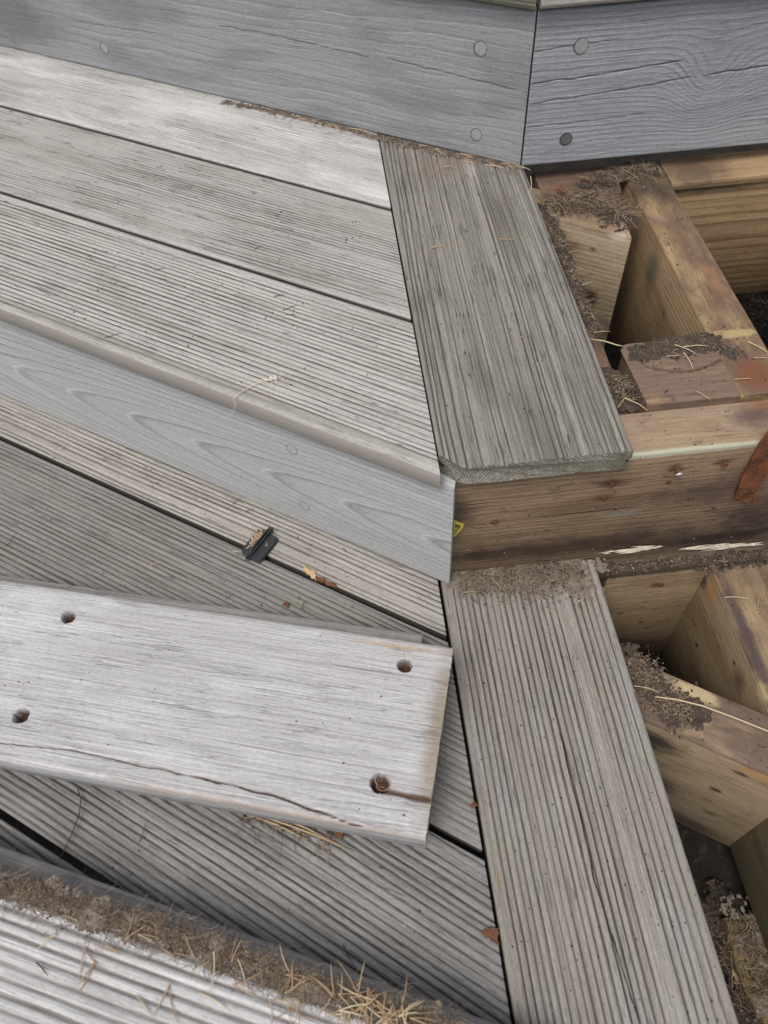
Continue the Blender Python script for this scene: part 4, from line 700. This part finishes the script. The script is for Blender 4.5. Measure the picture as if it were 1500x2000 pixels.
me = mesh_from('stem', [(a*S, b*S, c*S) for a, b, c in V], F, [m_needle2]); link(bpy.data.objects.new('stem', me), t)
V, F = [], []; fr2 = random.Random(3)
for _ in range(60): clod(V, F, (fr2.gauss(3, 5), fr2.gauss(0.5, 2), fr2.uniform(0, 2)), fr2.uniform(0.4, 1.3), fr2)
me = mesh_from('seed_fluff', [(a*S, b*S, c*S) for a, b, c in V], F, [m_fluff]); link(bpy.data.objects.new('seed_fluff', me), t)

# flakes of bark and wood chips
m_bark = plain('bark_red', (0.12, 0.055, 0.032), (0.22, 0.11, 0.062), 0.25, 0.9, (0.08, 0.04, 0.025), 1.0)
m_chip = plain('chip_pale', (0.50, 0.36, 0.19), (0.62, 0.48, 0.28), 0.2, 0.85, (0.36, 0.24, 0.12), 0.5)
def flake(name, label, cat, pts, t_, mat, seed, group=None):
    rr = random.Random(seed); P = []
    for i, p in enumerate(pts):
        q = pts[(i+1) % len(pts)]
        dl = math.hypot(q[0]-p[0], q[1]-p[1])*0.13
        for f in (0, 0.17, 0.33, 0.5, 0.66, 0.83): P.append((p[0]+(q[0]-p[0])*f+rr.uniform(-dl, dl), p[1]+(q[1]-p[1])*f+rr.uniform(-dl, dl), p[2]+(q[2]-p[2])*f+rr.uniform(0, 0.6)))
    c = tuple(sum(a)/len(P) for a in zip(*P)); n = len(P)
    V = P+[(p[0], p[1], p[2]+t_) for p in P]+[(c[0], c[1], c[2]+t_*1.7)]
    F = [tuple(range(n-1, -1, -1))]+[(i, (i+1) % n, n+(i+1) % n, n+i) for i in range(n)]+[(n+i, n+(i+1) % n, 2*n) for i in range(n)]
    me = mesh_from(name, [(a*S, b*S, d*S) for a, b, d in V], F, [mat]); return tag(link(bpy.data.objects.new(name, me)), label, cat, group)
flake('bark_flake', 'reddish brown bark flake by the left edge of the long lower plank', 'bark', [(-9.8, -293.4, -165.5), (-3.8, -290.2, -165.5), (3.1, -291.6, -165.0), (0.9, -297.7, -165.0), (1.3, -303.4, -165.0), (-4.3, -299.0, -165.5)], 0.9, m_bark, 1)
flake('bark_flake', 'rough brown bark scrap under the front edge of the whitish board', 'bark', [(-106.7, -214.8, -164.0), (-103.0, -213.2, -163.0), (-100.2, -217.2, -163.0), (-102.5, -221.9, -164.0), (-106.7, -220.0, -164.0)], 2.5, m_bark, 2)
flake('bark_flake', 'tiny curled brown leaf scrap above the whitish board', 'bark', [(-143.0, -14.9, -165.0), (-140.0, -12.7, -164.0), (-136.8, -15.2, -164.0), (-138.4, -18.7, -165.0)], 1.0, m_bark, 3)
flake('bark_flake', 'small orange scrap in the gap left of the long lower plank', 'bark', [(-3.4, -207.6, -165.0), (0.1, -205.2, -164.0), (2.4, -208.1, -164.0), (-0.7, -210.6, -165.0)], 0.7, m_bark, 4)
flake('wood_splinter', 'split tan splinter wedged in the gap right of the black clip', 'splinter', [(-125.1, 26.7, -168.0), (-121.0, 24.9, -166.0), (-111.9, 13.6, -166.0), (-111.4, 9.1, -168.0), (-116.9, 13.2, -168.0)], 1.6, m_chip, 5)
flake('bark_flake', 'dark reddish bark strip wedged in the gap right of the black clip', 'bark', [(-114.1, 14.6, -169.0), (-105.5, 10.0, -167.0), (-94.0, 1.9, -167.0), (-91.9, -0.5, -169.0), (-101.3, 3.5, -170.0), (-113.0, 9.4, -170.0)], 2.0, m_bark, 6)
GC = 'pale wood chips on the soil'
for k, q in enumerate(([(241.3, -271.1, -392.0), (244.1, -270.7, -391.0), (246.6, -276.3, -391.0), (244.7, -278.1, -392.0)], [(232.9, -320.2, -392.0), (237.0, -318.7, -391.0), (236.0, -327.5, -391.0), (234.6, -329.7, -392.0)], [(233.9, -296.5, -392.0), (237.2, -294.8, -391.0), (237.1, -297.8, -391.0), (234.0, -299.0, -392.0)])):
    flake('wood_chip', ('topmost pale wood chip on the dark soil above the mouldy block', 'largest pale wood chip low on the dark soil beside the mouldy block', 'small pale wood chip between the two larger ones on the soil')[k], 'wood chip', q, 1.2, m_chip, 10+k, GC)

# black plastic board spacer
t = thing('board_clip', 'broken black plastic board clip with bits of wood stuck to it, lying across a gap', 'clip', (-163.4, 52.5, -166.0))
m_blk_ = plain('black_plastic', (0.018, 0.020, 0.023), (0.032, 0.034, 0.038), 0.15, 0.42, (0.07, 0.07, 0.07), 0.25, 0.5)
m_res = plain('wood_residue', (0.42, 0.27, 0.17), (0.66, 0.54, 0.40), 0.5, 0.9, (0.12, 0.07, 0.05), 1.0)
pa, pb = (-177.1, 33.7, -166.0), (-147.3, 73.5, -166.0); cl_ang = math.atan2(pb[1]-pa[1], pb[0]-pa[0])
CM = Matrix.Rotation(cl_ang, 4, 'Z') @ Matrix.Rotation(0.10, 4, 'X')
def cpart(name, V, F, mats, smooth=None, T=None, label=None):
    me = mesh_from(name, [(a*S, b*S, c*S) for a, b, c in V], F, mats, smooth); o = bpy.data.objects.new(name, me); link(o, t); M = CM @ (T or Matrix())
    M.translation *= S; o.matrix_local = M
    if label: o['label'] = label
    return o
def roundrect(x0, x1, y0, y1, rad, n=5):
    P = []
    for cx, cy, a0 in ((x1-rad, y1-rad, 0), (x0+rad, y1-rad, 90), (x0+rad, y0+rad, 180), (x1-rad, y0+rad, 270)):
        for k in range(n+1): a = math.radians(a0+90*k/n); P.append((cx+rad*math.cos(a), cy+rad*math.sin(a)))
    return P
def plate(x0, x1, y0, y1, rad, z0, z1):
    P = roundrect(x0, x1, y0, y1, rad); n = len(P); P2 = roundrect(x0+0.5, x1-0.5, y0+0.5, y1-0.5, rad-0.4)
    V = [(a, b, z0) for a, b in P]+[(a, b, z1-0.4) for a, b in P]+[(a, b, z1) for a, b in P2]
    F = [tuple(range(n-1, -1, -1)), tuple(range(2*n, 3*n))]+[(i+k*n, (i+1) % n+k*n, (i+1) % n+(k+1)*n, i+(k+1)*n) for i in range(n) for k in (0, 1)]
    return V, F
V, F = plate(-16, 16, -12.0, 12.0, 4.5, 0.8, 3.4); cpart('flange', V, F, [m_blk_])
V, F = plate(-15.2, 15.2, -11.3, 11.3, 4, 3.6, 5.2); cpart('flange', V, F, [m_blk_])
def wallprof(y0, y1, prof, zb_):
    V = []; n = len(prof)
    for y in (y0, y1): V += [(x, y, zb_) for x, z in prof]+[(x, y, z) for x, z in prof]
    F = []
    for i in range(n-1):
        F += [(i, i+1, n+i+1, n+i), (2*n+i+1, 2*n+i, 3*n+i, 3*n+i+1), (n+i, n+i+1, 3*n+i+1, 3*n+i), (i+1, i, 2*n+i, 2*n+i+1)]
    F += [(0, n, 3*n, 2*n), (n-1, 3*n-1, 4*n-1, 2*n-1)]; return V, F
pr1 = [(-19.5, 3.5), (-18, 6), (-16.5, 4.5), (-15, 8.6), (-5, 9), (8, 9), (15, 9.4), (17, 11.8), (18, 8.5), (19.5, 10.5), (20.5, 5)]
V, F = wallprof(-1.6, -0.4, pr1, 2.5); cpart('ridge', V, F, [m_blk_]); pr2 = [(x-0.8, z-0.8+1.3*math.sin(x)) for x, z in pr1]
V, F = wallprof(1.0, 2.2, pr2, 2.5); cpart('ridge', V, F, [m_blk_])
V, F = [], []; cr_ = random.Random(9)
for _ in range(150):
    x = cr_.gauss(4, 6.0); y = cr_.gauss(6.5, 2.1)
    if abs(x) < 14 and 2.5 < y < 11: clod(V, F, (x, y, 5.6+cr_.uniform(0, 0.6)), cr_.uniform(0.4, 1.5), cr_)
for _ in range(14): clod(V, F, (cr_.gauss(2, 1.3), cr_.gauss(-6, 0.8), 5.6), cr_.uniform(0.3, 0.8), cr_)
cpart('stuck_wood', V, F, [m_res], label='pale torn wood fibres stuck to the clip')

# yellow scrap of printed label poking out behind the riser end
m_yel = plain('label_yellow', (0.44, 0.37, 0.05), (0.52, 0.46, 0.09), 0.3, 0.6, None, 0.1); m_ink = plain('label_ink', (0.02, 0.02, 0.02), (0.04, 0.04, 0.03), 0.3, 0.7)
y_ = -3.0
tri = [(12.7, -3.0, -76.0), (22.0, -3.0, -83.6), (20.2, -3.0, -90.7), (13.5, -3.0, -101.8)]
t = thing('label_scrap', 'torn yellow printed label sticking out between riser and beam', 'label', tri[0])
V, F = slab([tuple(Vector(p)-Vector(tri[0])) for p in tri], 0.4, (0.2, -1, 0)); link(bpy.data.objects.new('paper', mesh_from('paper', [(a*S, b*S, c*S) for a, b, c in V], F, [m_yel])), t)
V, F = [], []
for a, b in (((0.12, 0.25), (0.62, 0.30)), ((0.15, 0.45), (0.25, 0.28)), ((0.32, 0.30), (0.36, 0.48)), ((0.48, 0.30), (0.52, 0.50)), ((0.12, 0.62), (0.55, 0.52)), ((0.15, 0.80), (0.35, 0.68)), ((0.66, 0.32), (0.60, 0.50))):
    def q(uv): p = Vector(tri[0]).lerp(Vector(tri[1]), uv[0]); p2 = Vector(tri[3]).lerp(Vector(tri[2]), uv[0]); return p.lerp(p2, uv[1])-Vector(tri[0])+Vector((0, -0.62, 0))
    A, B = q(a), q(b); d = (B-A).normalized(); s_ = d.cross(Vector((0, -1, 0))).normalized()*0.38
    v, f = slab([tuple(A-s_), tuple(B-s_), tuple(B+s_), tuple(A+s_)], 0.08, (0, -1, 0)); bb = len(V); V += v; F += [tuple(i+bb for i in g_) for g_ in f]
link(bpy.data.objects.new('print', mesh_from('print', [(a*S, b*S, c*S) for a, b, c in V], F, [m_ink])), t)

# hairy fibres in and around the torn screw hole
V, F = [], []; hr = random.Random(4); hc = (-68.6, -199.8, -109.0)
for k in range(8):
    a0 = hr.uniform(0, 6.28); R_ = hr.uniform(4, 8); c = Vector(hc)+Vector((hr.uniform(-1, 4), hr.uniform(-3, 2), 0)); P = []
    for i in range(7): a = a0+i*0.45; P.append(c+Vector((math.cos(a)*R_, math.sin(a)*R_*0.8, 0.5+0.8*math.sin(i))))
    v, f = tube_data(P, 0.09, 3); b = len(V); V += v; F += [tuple(i+b for i in g_) for g_ in f]
tag(link(bpy.data.objects.new('plant_fibres', mesh_from('plant_fibres', [(a*S, b*S, c*S) for a, b, c in V], F, [m_needle2]))), 'hairy pale fibres curled in the torn screw hole of the whitish board', 'fibres', None, 'stuff')
